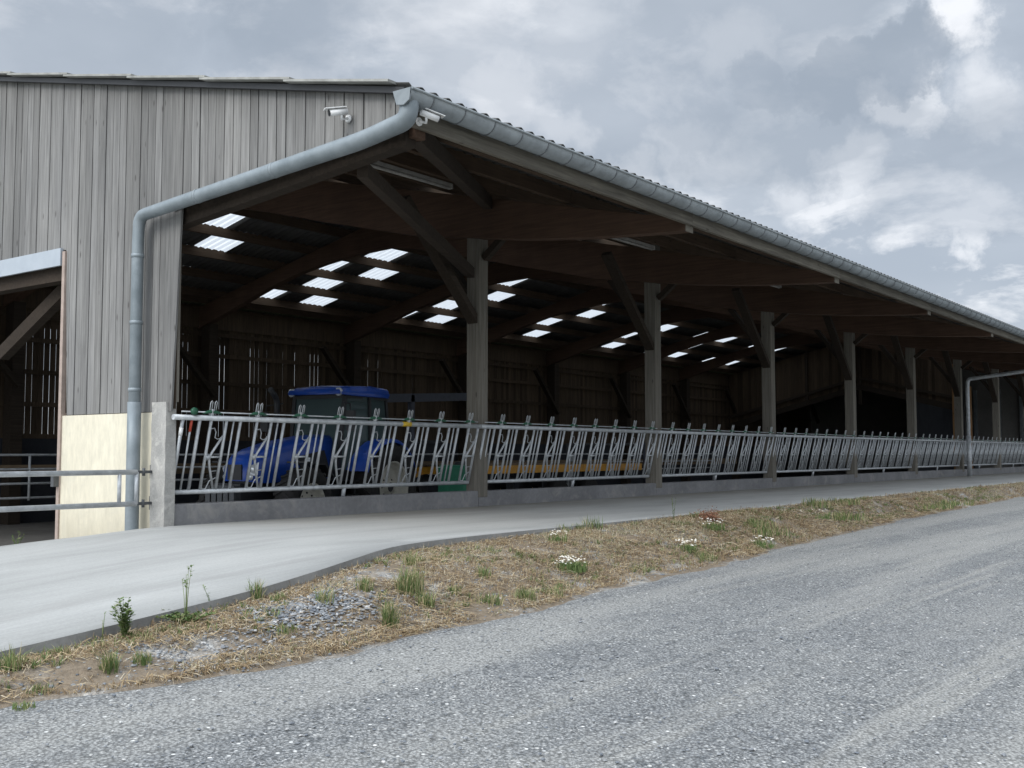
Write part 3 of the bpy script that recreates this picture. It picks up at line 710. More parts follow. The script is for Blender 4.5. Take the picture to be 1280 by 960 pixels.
# ---------------------------------------------------------------- headlock feed barriers, one per bay
def FP(x, z): return (x, .075 - .185 * (z - 1.08) / .785, z)
def make_barrier():
    root = thing('feed_barrier', '', 'feed barrier')
    g = M['galv']
    MB().tube([FP(-.09, 1.865), FP(4.89, 1.865)], .030, 10).build('top_rail', g, root)
    MB().tube([FP(.0, 1.09), FP(4.86, 1.09)], .026, 10).build('bottom_rail', g, root)
    MB().tube([FP(.0, 1.925), FP(4.84, 1.925)], .008, 6).build('control_rod', g, root)
    MB().tube([FP(2.5, 1.09), (2.5, .10, .95)], .024, 8).build('support_leg', g, root)
    fb = MB().tube([FP(.03, 1.84), FP(.03, 1.10)], .0185, 8).build('bar', g, root)
    MB().tube([FP(.14, 1.84), FP(.14, 1.10)], .011, 8).build('bar', g, root)
    MB().tube([FP(.24, 1.84), FP(.24, 1.10)], .0185, 8).build('bar', g, root)
    b20 = MB().tube([FP(0, 1.88), FP(0, 1.10)], .0168, 8)
    b12 = MB().tube([FP(0, 1.84), FP(0, 1.10)], .0095, 8)
    # swinging neck bar: kinked arm on a pivot, with link and bent wires
    sw = MB(); sw.tube([FP(.185, 1.68), FP(.075, 1.50), FP(.05, 1.44), FP(.075, 1.35), FP(.165, 1.115)], .0135, 8)
    sw.tube([FP(.03, 1.455), FP(.19, 1.455)], .012, 6)
    sw.tube([FP(.02, 1.475), FP(.04, 1.435)], .03, 8)
    sw.tube([FP(.0, 1.72), FP(.02, 1.755), FP(.06, 1.76), FP(.085, 1.72), FP(.085, 1.66), FP(.12, 1.645), FP(.185, 1.66)], .006, 6)
    sw.tube([FP(.0, 1.15), FP(.03, 1.115), FP(.07, 1.12), FP(.10, 1.20), FP(.18, 1.235)], .006, 6)
    sw.tube([FP(.07, 1.42), FP(.085, 1.30), FP(.17, 1.31)], .006, 6)
    lt = MB()
    for dx in (-.028, .028):
        lt.tube([FP(dx - .012, 1.90), FP(dx - .012, 2.03), FP(dx, 2.045), FP(dx + .012, 2.03), FP(dx + .012, 1.90)], .0055, 6)
    lt.bar(FP(-.01, 1.84), FP(.0, 1.96), .035, .03)
    for i in range(8):
        x = .385 + i * .612
        parts = [('bar', b20, 0), ('bar', b20, .20), ('bar', b12, .295), ('bar', b20, .385), ('neck_bar', sw, 0), ('latch', lt, 0)]
        if i == 7: parts = [p for p in parts if p[2] < .29]
        for nm, mbx, dx in parts:
            key = (nm, id(mbx))
            if key not in MESH: MESH[key] = mbx.build(nm, g, root); ob = MESH[key]
            else: ob = MESH[key].copy(); COL.objects.link(ob); ob.parent = root
            ob.location = (x + dx, 0, 0)
        if i < 7 or True:
            if 'c' not in MESH: MESH['c'] = MB().tube([FP(-.12, 1.915), FP(-.05, 1.93), FP(.05, 1.93), FP(.12, 1.915)], [.008, .018, .018, .008], 8).build('rod_clip', M['greenclip'], root); c = MESH['c']
            else: c = MESH['c'].copy(); COL.objects.link(c); c.parent = root
            c.location = (x, 0, 0)
    return root
MESH = {}
bar0 = make_barrier(); index_kids(bar0)
BL = ['galvanised headlock feed barrier in the first bay, between concrete corner post and blue tractor',
      'galvanised headlock feed barrier in the second bay from the gable, orange trailer behind it',
      'galvanised headlock feed barrier in the third bay from the gable',
      'galvanised headlock feed barrier in the fourth bay from the gable',
      'galvanised headlock feed barrier in the fifth bay from the gable',
      'galvanised headlock feed barrier in the bay just before the thin standing downpipe',
      'galvanised headlock feed barrier in the bay just beyond the thin standing downpipe',
      'galvanised headlock feed barrier in the eighth bay, small with distance near the right edge']
for i in range(8):
    o = bar0 if i == 0 else copy_tree(bar0)
    o.location = (5 * i, 0, 0); o['label'] = BL[i]; o['group'] = 'feed barriers along the front of the barn'
# red and white striped first rod, green knob, yellow sticker on the first barrier
m_ = MB(); m_.tube([FP(.14, 1.84), FP(.14, 1.72)], .0145, 8); m_.build('release_lever', M['red'], bar0)
m_ = MB(); m_.lathe([(0, -.02), (.035, -.02), (.04, 0), (.035, .02), (0, .02)], (.14, FP(0, 1.93)[1] - .02, 1.93), 'y', 16); m_.build('release_knob', M['greenclip'], bar0)
m_ = MB(); m_.tube([FP(.03, 1.76), FP(.03, 1.68)], .0205, 8); m_.build('reflector', M['white'], bar0)
m_ = MB(); m_.tube([FP(3.32, 1.865), FP(3.48, 1.865)], .0312, 10); m_.build('sticker', M['yellow'], bar0)

# ---------------------------------------------------------------- gate of two galvanised tubes beside the gable
gt = thing('swing_gate', 'open galvanised two rail tube gate standing out from the cream wall', 'gate', (-.33, .17, 0))
for z in (1.305, .985):
    MB().tube([(.02, 0, z), (-4.6, .21, z - .01)], .026, 12).build('rail', M['galv'], gt)
MB().tube([(0.02, 0, .985), (0.02, 0, 1.305)], .020, 10).build('end_tube', M['galv'], gt)
MB().tube([(-.17, .008, .985), (-.17, .008, 1.305)], .020, 10).build('upright', M['galv'], gt)
for z in (1.305, .985):
    h = MB(); h.box(.205, .225, -.03, .05, z - .07, z + .07); h.bar((.03, 0, z), (.21, .01, z), .025, .03); h.tube([(.10, .0, z - .04), (.10, .0, z + .04)], .016, 8)
    h.build('hinge', M['steel_dark'], gt)
h = MB().box(-.19, -.126, 1.93, 1.99, 1.12, 1.28).build('gate_latch_plate', M['steel_dark'], None); tag(h, 'small grey metal latch plate fixed to the door jamb', 'latch')

# ---------------------------------------------------------------- security cameras, tube lamps
def seccam(loc, yaw, pitch, label, wall):
    r = thing('security_camera', label, 'camera', loc, 0, 'cameras at the eaves corner')
    r.scale = (.82, .82, .82)
    d = Vector((math.cos(yaw) * math.cos(pitch), math.sin(yaw) * math.cos(pitch), -math.sin(pitch)))
    side = d.cross(Vector((0, 0, 1))).normalized(); up = side.cross(d)
    w = Vector(wall)
    c = w * -.17 + Vector((0, 0, .03))        # centre of the body, off the wall
    m = MB(); m.tube([c - d * .11, c + d * .09], .034, 14); m.build('housing', M['white'], r)
    m = MB(); m.tube([c + d * .09, c + d * .10], .036, 14); m.tube([c + d * .098, c + d * .104], .022, 12); m.build('lens', M['black'], r)
    m = MB(); m.bar(c - d * .10 + up * .045, c + d * .14 + up * .045, .085, .008, up); m.build('sun_shield', M['white'], r)
    m = MB(); m.tube([c - d * .04 - up * .03, c + w * .06 - Vector((0, 0, .06)), w * -.02], .014, 8); m.lathe([(0, 0), (.045, 0), (.04, -.02), (0, -.02)], (0, 0, 0), 'x', 16) if abs(w.x) > .5 else m.tube([w * -.02, w * 0.0], .045, 16)
    m.build('bracket', M['white'], r)
seccam((-.112, -2.63, 4.475), R(150), R(12), 'white bullet security camera on the grey boards left of the gutter corner', (1, 0, 0))
seccam((-.02, -3.378, 4.33), R(-28), R(14), 'white bullet security camera under the gutter corner below the eaves', (0, 1, 0))
def tube_lamp(a, b, label):
    a = Vector(a); b = Vector(b); r = thing('tube_lamp', label, 'lamp', a, 0, 'unlit tube lamps under the roof')
    d = b - a
    m = MB(); m.bar((0, 0, 0), d, .055, .04); m.build('lamp_body', M['lampgrey'], r)
    m = MB(); m.tube([d * .02 + Vector((0, 0, -.045)), d * .98 + Vector((0, 0, -.035))], .022, 10); m.build('diffuser', M['lampgrey'], r)
    for t in (0.0, 1.0):
        m = MB(); m.cbox(d * t + Vector((0, 0, -.015)), (.03, .07, .06)); m.build('end_cap', M['lampgrey'], r)
for i in range(4):
    tube_lamp((1.75 + 5 * i, -1.0, 4.78), (3.2 + 5 * i, -1.0, 4.78), ['unlit fluorescent tube lamp under the overhang of the first bay', 'unlit fluorescent tube lamp under the overhang of the second bay',
              'unlit fluorescent tube lamp under the overhang of the third bay', 'unlit fluorescent tube lamp under the overhang of the fourth bay'][i])

# ---------------------------------------------------------------- tractor
TX, TY, TYAW = 8.28, 5.95, R(190)
tr = thing('tractor', 'blue farm tractor with black cab parked inside the barn behind the feed barrier', 'tractor', (TX, TY, -.0), TYAW)
def wheel(cx, cy, r, w, rr, name='wheel'):
    s = 1 if cy > 0 else -1
    ty = MB(); hw = w / 2
    ty.lathe([(rr, -hw * .9), (r * .86, -hw), (r * .96, -hw * .85), (r * .965, hw * .85), (r * .86, hw), (rr, hw * .9), (rr, -hw * .9)], (cx, cy, r), 'y', 40)
    nl = 22
    for i in range(nl):           # chevron lugs
        for sd in (-1, 1):
            a = 2 * PI * (i + (.5 if sd > 0 else 0)) / nl; a2 = a + .16
            p0 = Vector((cx + r * .965 * math.cos(a), cy + sd * hw * .95, r + r * .965 * math.sin(a)))
            p1 = Vector((cx + r * .965 * math.cos(a2), cy + sd * .02, r + r * .965 * math.sin(a2)))
            nrm = Vector((math.cos(a), 0, math.sin(a))); ty.bar(p0, p1, .05, r * .08, nrm)
    t = ty.build('wheel', M['tyre'], tr)
    rm = MB()
    o = s * hw
    rm.lathe([(rr, o * .92), (rr * .97, o * .95), (rr * .93, o * .80), (rr * .90, o * .55), (rr * .84, o * .50), (rr * .80, o * .28), (rr * .62, o * .22), (.14, o * .30), (.13, o * .55), (0, o * .55)], (cx, cy, r), 'y', 36)
    rm.lathe([(rr, -o * .9), (rr * .9, -o * .6), (rr * .8, 0), (rr * .8, o * .28)], (cx, cy, r), 'y', 36)
    rm.build('rim', M['rim'], t)
    nb = MB()
    for i in range(8):
        a = 2 * PI * i / 8; nb.tube([(cx + .19 * math.cos(a), cy + o * .22, r + .19 * math.sin(a)), (cx + .19 * math.cos(a), cy + o * .33, r + .19 * math.sin(a))], .018, 6)
    nb.tube([(cx, cy + o * .2, r), (cx, cy + o * .6, r)], .09, 12)
    nb.build('hub_bolts', M['black'], t)
RWB = 2.42
for s in (1, -1):
    wheel(0, s * .88, .84, .50, .50); wheel(RWB, s * .84, .62, .40, .36)
# bonnet: lofted sections
secs = [(.95, .40, 1.02, 1.84), (1.5, .40, 1.02, 1.80), (2.2, .385, 1.0, 1.70), (2.75, .36, .98, 1.58), (3.05, .32, .98, 1.48), (3.22, .25, 1.02, 1.34)]
def loft(secs, n=6, m_=None):
    mb = MB(); V = []
    for (x, hw, z0, z1) in secs:
        h = z1 - z0; r = min(.16, h * .45, hw * .6)
        ring = [(x, -hw, z0), (x, -hw * 1.03, z0 + h * .45), (x, -hw, z1 - r)]
        for k in range(1, 4): a = PI / 2 * k / 4; ring.append((x, -hw + r * (1 - math.cos(a)), z1 - r + r * math.sin(a)))
        ring += [(x, -hw * .35, z1 + .012), (x, 0, z1 + .018)]
        ring += [(x, -q[1], q[2]) for q in reversed(ring[:-1])]
        V += ring
    k = len(ring); F = [(i * k + j, i * k + j + 1, (i + 1) * k + j + 1, (i + 1) * k + j) for i in range(len(secs) - 1) for j in range(k - 1)]
    F += [tuple(range(k)), tuple(range((len(secs) - 1) * k, len(secs) * k))]
    return mb.add(V, F, .5, 0, True)
bo = loft(secs).build('bonnet', M['blue'], tr)
MB().box(3.16, 3.255, -.15, .15, 1.04, 1.30).build('grille', M['black'], bo)
for s in (1, -1):
    m = MB(); m.add([(3.02, s * .335, 1.34), (3.20, s * .275, 1.27), (3.225, s * .262, 1.10), (3.06, s * .345, 1.12)], [(0, 1, 2, 3)], .5); 
    m.add([(3.03, s * .320, 1.34), (3.19, s * .262, 1.27), (3.20, s * .25, 1.10), (3.05, s * .33, 1.12)], [(0, 1, 2, 3)], .5)
    hl = MB(); hl.lathe([(0, 0), (.055, .0), (.075, -.03)], (3.16, s * .29, 1.22), 'x', 16); hl.lathe([(0, 0), (.045, .0), (.06, -.03)], (3.19, s * .27, 1.09), 'x', 16)
    hl.add(m.v, m.f, .5); hl.build('headlight', M['lampglass'], tr)
    m = MB(); m.prism([(1.15, 1.22), (1.95, 1.20), (2.15, 1.42), (1.3, 1.55)], 1, s * .405, s * .42); m.build('side_vent', M['black'], bo)
    fd = MB()      # rear mudguard
    V = []
    pts = [(R(a), .93) for a in range(20, 166, 12)]
    for a, rr in pts:
        V += [(rr * math.cos(a), s * .58, .84 + rr * math.sin(a)), (rr * math.cos(a), s * 1.06, .84 + rr * math.sin(a)), (rr * math.cos(a) * .95, s * 1.08, .84 + rr * math.sin(a) * .93)]
    n_ = len(pts); fd.add(V, [(3 * i + j, 3 * i + j + 1, 3 * i + j + 4, 3 * i + j + 3) for i in range(n_ - 1) for j in range(2)], .5, 0, True)
    fd.build('mudguard', M['blue'], tr)
    m = MB(); m.bar((RWB - .35, s * .84, 1.30), (RWB + .25, s * .84, 1.34), .38, .03, (0, 0, 1)); m.bar((RWB - .6, s * .84, 1.08), (RWB - .35, s * .84, 1.30), .38, .03); m.build('front_mudguard', M['black'], tr)
    m = MB()
    for z, x in ((.45, .95), (.72, .98), (.98, 1.0)): m.box(x - .12, x + .16, s * .78 - .14, s * .78 + .14, z - .015, z + .015)
    m.bar((1.05, s * .92, .44), (1.05, s * .92, 1.0), .03, .03); m.build('steps', M['black'], tr)
    m = MB(); m.tube([(.95, s * .70, 2.35), (1.12, s * .98, 2.30), (1.12, s * .98, 1.95)], .014, 6); m.cbox((1.13, s * 1.0, 2.02), (.05, .18, .34)); m.build('mirror', M['black'], tr)
    m = MB(); m.lathe([(0, .0), (.07, .0), (.075, -.05), (0, -.07)], (.92, s * .55, 2.53), 'x', 14); m.build('work_light', M['lampglass'], tr)
    m = MB(); m.tube([(2.05, s * .62, 1.30), (2.05, s * .62, 1.42)], .05, 10); m.build('side_light', M['lampglass'], tr)
# chassis
m = MB(); m.box(.2, 3.1, -.26, .26, .55, 1.02); m.box(-.35, .6, -.42, .42, .55, 1.15); m.tube([(0, -.8, .84), (0, .8, .84)], .13, 12); m.tube([(RWB, -.75, .62), (RWB, .75, .62)], .09, 12)
m.box(3.1, 3.45, -.3, .3, .5, .98); m.box(.95, 1.9, -.62, -.27, .5, .9); m.box(.95, 1.9, .27, .62, .5, .9); m.build('chassis', M['black'], tr)
m = MB()
for i in range(5): m.box(3.45 + .0, 3.62, -.3 + i * .13, -.2 + i * .13, .55, .95)
m.build('front_weight', M['steel_dark'], tr)
# cab
cab = MB()
A = {}
for s in (1, -1):
    A[s] = [(.92, s * .56, 1.15), (.74, s * .58, 2.46), (.08, s * .72, 1.1), (.02, s * .62, 2.46), (-.66, s * .66, 1.35), (-.60, s * .58, 2.46)]
    for a, b in ((0, 1), (2, 3), (4, 5)): cab.bar(A[s][a], A[s][b], .07, .07)
    cab.bar(A[s][1], A[s][5], .06, .07); cab.bar(A[s][0], A[s][2], .06, .08); cab.bar(A[s][2], A[s][4], .06, .08)
cab.bar(A[1][1], A[-1][1], .06, .07); cab.bar(A[1][5], A[-1][5], .06, .07); cab.bar(A[1][0], A[-1][0], .06, .08)
cab.box(-.72, .95, -.62, .62, 1.0, 1.16)
cab.build('cab_frame', M['black'], tr)
def quad(name, a, b, c, d, t=.006):
    a, b, c, d = map(Vector, (a, b, c, d)); nrm = (b - a).cross(d - a).normalized() * t
    m = MB(); m.add([a, b, c, d, a + nrm, b + nrm, c + nrm, d + nrm], [(0, 1, 2, 3), (7, 6, 5, 4), (0, 4, 5, 1), (1, 5, 6, 2), (2, 6, 7, 3), (3, 7, 4, 0)], .5)
    return m.build(name, M['glass'], tr)
for s in (1, -1):
    quad('side_window', A[s][0], A[s][1], A[s][3], A[s][2]); quad('side_window', A[s][2], A[s][3], A[s][5], A[s][4])
quad('windscreen', A[1][0], A[1][1], A[-1][1], A[-1][0]); quad('rear_window', A[1][4], A[1][5], A[-1][5], A[-1][4])
roof_secs = [(-.74, .58, 2.49, 2.58), (-.6, .67, 2.47, 2.645), (0, .70, 2.47, 2.67), (.65, .68, 2.47, 2.64), (.93, .60, 2.49, 2.57)]
loft(roof_secs).build('cab_roof', M['blue'], tr)
m = MB(); m.box(-.35, .15, -.28, .28, 1.16, 1.65); m.box(-.45, -.30, -.26, .26, 1.6, 2.2); m.build('seat', M['black'], tr)
m = MB(); m.tube([(.62, 0, 1.16), (.50, 0, 1.68)], .04, 8)
m.lathe([(.17, 0), (.19, .012), (.21, 0), (.19, -.012), (.17, 0)], (.49, 0, 1.70), 'z', 20); m.build('steering_wheel', M['black'], tr)
m = MB(); m.tube(arc([(1.55, -.50, 1.6), (1.55, -.50, 2.50), (1.75, -.50, 2.68)], .1), [.05] * 10 if False else .055, 12); m.build('exhaust', M['black'], tr)
m = MB(); m.tube([(-.80, -.72, 2.35), (-.98, -.80, 2.52)], .012, 6); m.build('beacon_stalk', M['black'], tr)
m = MB(); m.lathe([(0, 0), (.055, 0), (.05, .12), (.03, .15), (0, .155)], (-.98, -.80, 2.52), 'z', 14); m.build('beacon', M['amber'], tr)

for o_ in list(tr.children):
    if o_.name.split('.')[0] in ('cab_frame', 'side_window', 'windscreen', 'rear_window', 'cab_roof', 'seat', 'steering_wheel', 'beacon', 'beacon_stalk', 'work_light', 'mirror'):
        o_.location = (.16, 0, -.092); o_.scale = (1, 1, 1.08)
# ---------------------------------------------------------------- flatbed trailer behind the fence
tl = thing('flatbed_trailer', 'long orange framed flatbed trailer with wooden deck standing inside the barn', 'trailer', (10.0, 4.9, 0), R(1.5))
m = MB(); m.box(0, 8.2, -.06, .04, 1.05, 1.22); m.box(0, 8.2, 2.2, 2.3, 1.05, 1.22)
for x in (0, 2, 4, 6, 8.1): m.box(x, x + .08, .04, 2.2, 1.06, 1.2)
m.build('frame', M['orange'], tl)
m = MB()
for i in range(13): m.box(0, 8.2, -.04 + i * .178, .125 + i * .178, 1.222, 1.262)
m.build('deck', M['deck'], tl)
for x in (1.3, 4.6, 6.0):
    for s, y in ((-1, .28), (1, 1.98)):
        m = MB(); m.lathe([(.22, -.12), (.40, -.13), (.44, -.09), (.44, .09), (.40, .13), (.22, .12)], (x, y, .44), 'y', 28); w = m.build('wheel', M['tyre'], tl)
        m = MB(); m.lathe([(.22, s * .10), (.19, s * .03), (.06, s * .05), (0, s * .05)], (x, y, .44), 'y', 20); m.build('rim', M['orange'], w)
    m = MB(); m.box(x - .05, x + .05, .3, 2.0, .40, .5); m.box(x - .08, x + .08, .5, .62, .5, 1.06); m.box(x - .08, x + .08, 1.6, 1.72, .5, 1.06); m.build('axle', M['steel_dark'], tl)
m = MB(); m.bar((0, .6, 1.1), (-.62, 1.1, .75), .09, .09); m.bar((0, 1.6, 1.1), (-.62, 1.1, .75), .09, .09); m.build('drawbar', M['orange'], tl)
for x in (.05, 8.1):
    m = MB()
    for y in (0, 1.1, 2.2): m.box(x, x + .05, y, y + .05, 1.2, 1.75)
    m.box(x, x + .05, 0, 2.25, 1.70, 1.76); m.build('end_rack', M['steel_dark'], tl)

# green water tank on a pallet
gb = thing('water_tank', 'dark green plastic tank standing behind the first open post', 'tank', (8.62, 3.3, 0))
m = MB(); m.box(-.30, .30, -.35, .35, .14, 1.28); m.build('tank_body', M['green'], gb, .06)
m = MB(); m.lathe([(0, .06), (.13, .06), (.15, .0)], (0, 0, 1.28), 'z', 18); m.build('lid', M['black'], gb)
m = MB()
for y in (-.33, 0, .33): m.box(-.34, .34, y - .05, y + .05, 0, .10)
for i in range(5): m.box(-.33 + i * .14, -.24 + i * .14, -.38, .38, .102, .125)
m.build('pallet', M['deck'], gb)

# tubular stall gates inside, bollards, timber rail
def stall_gate(x0, y, label, L_=4.0, nr=4):
    g = thing('stall_gate', label, 'gate', (x0, y, 0), 0, 'tube gates inside the barn')
    for i in range(nr): MB().tube([(0, 0, .65 + i * .27), (L_, 0, .65 + i * .27)], .022, 8).build('rail', M['galv'], g)
    for x in (0, L_ / 2, L_): MB().tube([(x, 0, .60), (x, 0, .65 + (nr - 1) * .27)], .024, 8).build('upright', M['galv'], g)
    for x in (0, L_): MB().tube([(x, .06, 0), (x, .06, 1.55)], .045, 10).build('post', M['galv'], g)
names = ['galvanised stall gate seen through the open gable doorway', 'galvanised stall gate in front of the dark rear wall behind the tractor', 'galvanised stall gate in the dark beyond the orange trailer drawbar',
         'galvanised stall gate in the dark behind the orange trailer deck', 'galvanised stall gate in the dark behind the trailer end rack', 'galvanised stall gate in the dark of the fifth bay']
for i, nm in enumerate(names): stall_gate([1.6, 7.0, 12.2, 17.4, 22.6, 27.8][i], 10.2, nm, [5.0, 5, 5, 5, 5, 5][i])
m = MB(); 
for i in range(7): m.box(.2 + 5 * i, 5.1 + 5 * i, 10.32, 10.36, 1.05, 1.27)
w = m.build('timber_rail', M['deck'], None); tag(w, 'brown plank rail fixed along the tube gates inside the barn', 'rail')
def bollard(x, y, label):
    b = thing('bollard', label, 'bollard', (x, y, 0), 0, 'banded posts inside the barn')
    MB().tube([(0, 0, .72), (0, 0, 1.75)], .12, 18).build('post', M['bluepost'], b)
    m = MB(); m.tube([(0, 0, .0), (0, 0, .20)], .122, 18, mi=0); m.tube([(0, 0, .20), (0, 0, .30)], .1222, 18, mi=1); m.tube([(0, 0, .30), (0, 0, .56)], .122, 18, mi=0)
    m.tube([(0, 0, .56), (0, 0, .64)], .1222, 18, mi=1); m.tube([(0, 0, .64), (0, 0, .72)], .122, 18, mi=0)
    m.build('banding', [M['yellow'], M['steel_dark']], b)
bollard(6.35, 12.2, 'dark post with yellow and black bands at its foot, seen through the gable doorway')
bollard(17.2, 4.3, 'yellow banded post low behind the barrier of the third bay')
# steel rack over the rear of the tractor
rk = thing('hay_rack', 'dark steel frame rack standing behind the tractor near the slatted wall', 'rack', (12.6, 8.2, 0))
MB().box(-.06, .06, -.06, .06, 0, 2.9).build('upright', M['bluepost'], rk); MB().box(2.5, 2.62, -.06, .06, 0, 2.75).build('upright', M['bluepost'], rk)
MB().bar((-1.6, 0, 2.75), (2.9, 0, 2.98), .12, .2).build('beam', M['bluepost'], rk)
# white lamp bulb on second post line
wl = thing('wall_lamp', 'small white bulkhead lamp on the inner side of the first open post', 'lamp', (5.13, .17, 2.62))
MB().lathe([(0, .10), (.035, .09), (.045, .03), (.03, 0)], (0, 0, 0), 'x', 12).build('lamp_globe', M['white'], wl)
MB().box(-.026, 0, -.03, .03, -.03, .03).build('lamp_base', M['black'], wl)

# ---------------------------------------------------------------- verge: loose stones, dry grass, weeds
def stones(name, n, gen, smin, smax):
    mb = MB(); P = 1.618
    ico = [(-1, P, 0), (1, P, 0), (-1, -P, 0), (1, -P, 0), (0, -1, P), (0, 1, P), (0, -1, -P), (0, 1, -P), (P, 0, -1), (P, 0, 1), (-P, 0, -1), (-P, 0, 1)]
    fc = [(0, 11, 5), (0, 5, 1), (0, 1, 7), (0, 7, 10), (0, 10, 11), (1, 5, 9), (5, 11, 4), (11, 10, 2), (10, 7, 6), (7, 1, 8), (3, 9, 4), (3, 4, 2), (3, 2, 6), (3, 6, 8), (3, 8, 9), (4, 9, 5), (2, 4, 11), (6, 2, 10), (8, 6, 7), (9, 8, 1)]
    for _ in range(n):
        p = gen()
        if p is None: continue
        s = random.uniform(smin, smax) ** 1 * (random.random() ** 1.5 * .8 + .4) / 1.9
        a = random.uniform(0, 2 * PI); ca, sa = math.cos(a), math.sin(a); sx, sy, sz = s * random.uniform(.8, 1.5), s * random.uniform(.6, 1.1), s * random.uniform(.35, .7)
        V = []
        for (x, y, z) in ico:
            j = random.uniform(.75, 1.15); x, y, z = x * sx * j, y * sy * j, z * sz * j
            V.append((p[0] + x * ca - y * sa, p[1] + x * sa + y * ca, p[2] + z + sz * .3))
        mb.add(V, fc)
    o = mb.build(name, M['stone']); o['kind'] = 'stuff'; return o
def g_verge():
    x = random.choice([random.uniform(-6, 0), random.uniform(-4.5, 4), random.uniform(-3.5, 0)]); t = random.random()
    v = noise.noise(Vector((x * .8 + 4, t * 1.7, 7)))
    if v < .02 and random.random() < .75: return None
    return verge_p(x, t)
stones('verge_stones', 9000, g_verge, .006, .017)
def g_heap():
    # pale chipping patch by the near bend
    a = random.uniform(0, 2 * PI); r = random.random() ** .5 * (1 + .35 * random.gauss(0, 1))
    x = -2.25 + r * .50 * math.cos(a) * (1 + .3 * math.sin(3 * a)); t = .50 + r * .27 * math.sin(a)
    p = verge_p(x, t); return (p[0], p[1], p[2] + .01)
stones('chippings', 1500, g_heap, .008, .018)
def g_road():
    d = random.random() ** 1.5 * 16 + 1.6; a = HEAD + R(random.uniform(-28, 28))
    x = cam.location.x + d * math.cos(a); y = cam.location.y + d * math.sin(a)
    if y > interp(x, RE) + .1: return None
    return (x, y, road_z(x, y) + .002)
stones('road_stones', 16000, g_road, .004, .0105)

def blade(mb, p, h, w, lean, az, rnd, curl=.5):
    d = Vector((math.cos(az), math.sin(az), 0)); sd = Vector((-d.y, d.x, 0)) * w / 2
    p = Vector(p); P = [p, p + d * lean * .35 * h + Vector((0, 0, h * .55)), p + d * lean * h + Vector((0, 0, h * (1 - curl * lean * .5)))]
    mb.add([P[0] - sd, P[0] + sd, P[1] + sd * .8, P[1] - sd * .8, P[2]], [(0, 1, 2, 3), (3, 2, 4)], rnd)
mb = MB(); cnt = 0
while cnt < 62000:
    r = random.random()
    x = random.uniform(-6.5, 1.5) if r < .42 else (random.uniform(1.5, 7) if r < .78 else random.uniform(7, 24)); t = random.random()
    dens = noise.noise(Vector((x * .9, t * 2.4, 1.0))) * .9 + noise.noise(Vector((x * 3.2, t * 5.0, 5.0))) * .5
    near_kerb = t < .04
    rich = interp(x, [(-6, -.10), (-2.6, -.08), (-1.2, .02), (1, .22), (24, .35)])
    if abs(t - .52) < .26 and abs(x + 2.25) < .45 and random.random() < .75: continue
    if dens + rich + random.uniform(-.25, .25) < -.10 and not near_kerb: continue
    p = verge_p(x, t); s = interp(x, [(-6, .9), (3, 1.0), (24, 2.2)])
    flat = random.random() < .86
    h = random.uniform(.03, .10) * (1.0 if x < 4 else 1.15)
    rn = random.random(); 
    if noise.noise(Vector((x * .7, t * 2, 11))) > (.22 if x < 3 else .06): rn = .9 + .1 * random.random() if random.random() < .6 else rn
    blade(mb, p, h * .7 if not flat else h * .38, .0040 * s, random.uniform(1.2, 3.0) if flat else random.uniform(.1, .6), random.uniform(0, 2 * PI), min(rn, 1), .9 if flat else .3)
    cnt += 1
o = mb.build('dry_grass', M['straw']); o['kind'] = 'stuff'
# long straws lying flat in the mat
mb2 = MB()
for _ in range(26000):
    x = random.uniform(-6.5, 2.5) if random.random() < .6 else random.uniform(2.5, 14); t = random.random() ** .9
    if noise.noise(Vector((x * .9, t * 2.4, 1.0))) * .9 + noise.noise(Vector((x * 3.2, t * 5.0, 5.0))) * .5 < -.18 and random.random() < .85: continue
    if abs(t - .52) < .26 and abs(x + 2.25) < .45 and random.random() < .6: continue
    p = verge_p(x, t) + Vector((0, 0, random.uniform(.002, .02))); a = random.uniform(0, 2 * PI); L_ = random.uniform(.04, .16); w = random.uniform(.0012, .0028) * (1 if x < 3 else 1.8)
    d = Vector((math.cos(a), math.sin(a), random.uniform(-.10, .16))); q = p + d * L_ * .5 + Vector((0, 0, random.uniform(0, .02))); e = q + Vector((math.cos(a + .5), math.sin(a + .5), -.25)) * L_ * .5
    sd = Vector((-math.sin(a), math.cos(a), .3)) * w
    mb2.add([p - sd, p + sd, q + sd, q - sd, e], [(0, 1, 2, 3), (3, 2, 4)], random.random() * .93)
o2 = mb2.build('straw_litter', M['straw']); o2['kind'] = 'stuff'
# ragged fringe of short sparse grass where the verge meets the road
mb = MB()
for _ in range(5000):
    x = random.uniform(-6, 20); t = 1 - abs(random.gauss(0, .05)); 
    if noise.noise(Vector((x * 1.5, 0, 22))) < -.05: continue
    blade(mb, verge_p(x, min(t, 1.02)), random.uniform(.015, .05), .005, random.uniform(.3, 1.5), random.uniform(0, 2 * PI), random.random() * .8)
o = mb.build('verge_fringe', M['straw']); o['kind'] = 'stuff'

mb = MB()
for _ in range(1700):
    x = random.uniform(-6, 3) if random.random() < .45 else random.uniform(3, 18); t = random.uniform(.03, .95)
    if noise.noise(Vector((x * .8, t * 2.0, 31))) < -.05: continue
    p = verge_p(x, t); k = random.randint(5, 16); sp_ = random.uniform(.01, .04) * (1 if x < 3 else 1.6)
    for _k in range(k):
        a = random.uniform(0, 2 * PI); q = p + Vector((math.cos(a), math.sin(a), 0)) * sp_ * random.random()
        blade(mb, q, random.uniform(.02, .065), .005 * (1 if x < 3 else 1.5), random.uniform(.3, 1.6), a, random.random())
o3 = mb.build('green_shoots', M['grass']); o3['kind'] = 'stuff'

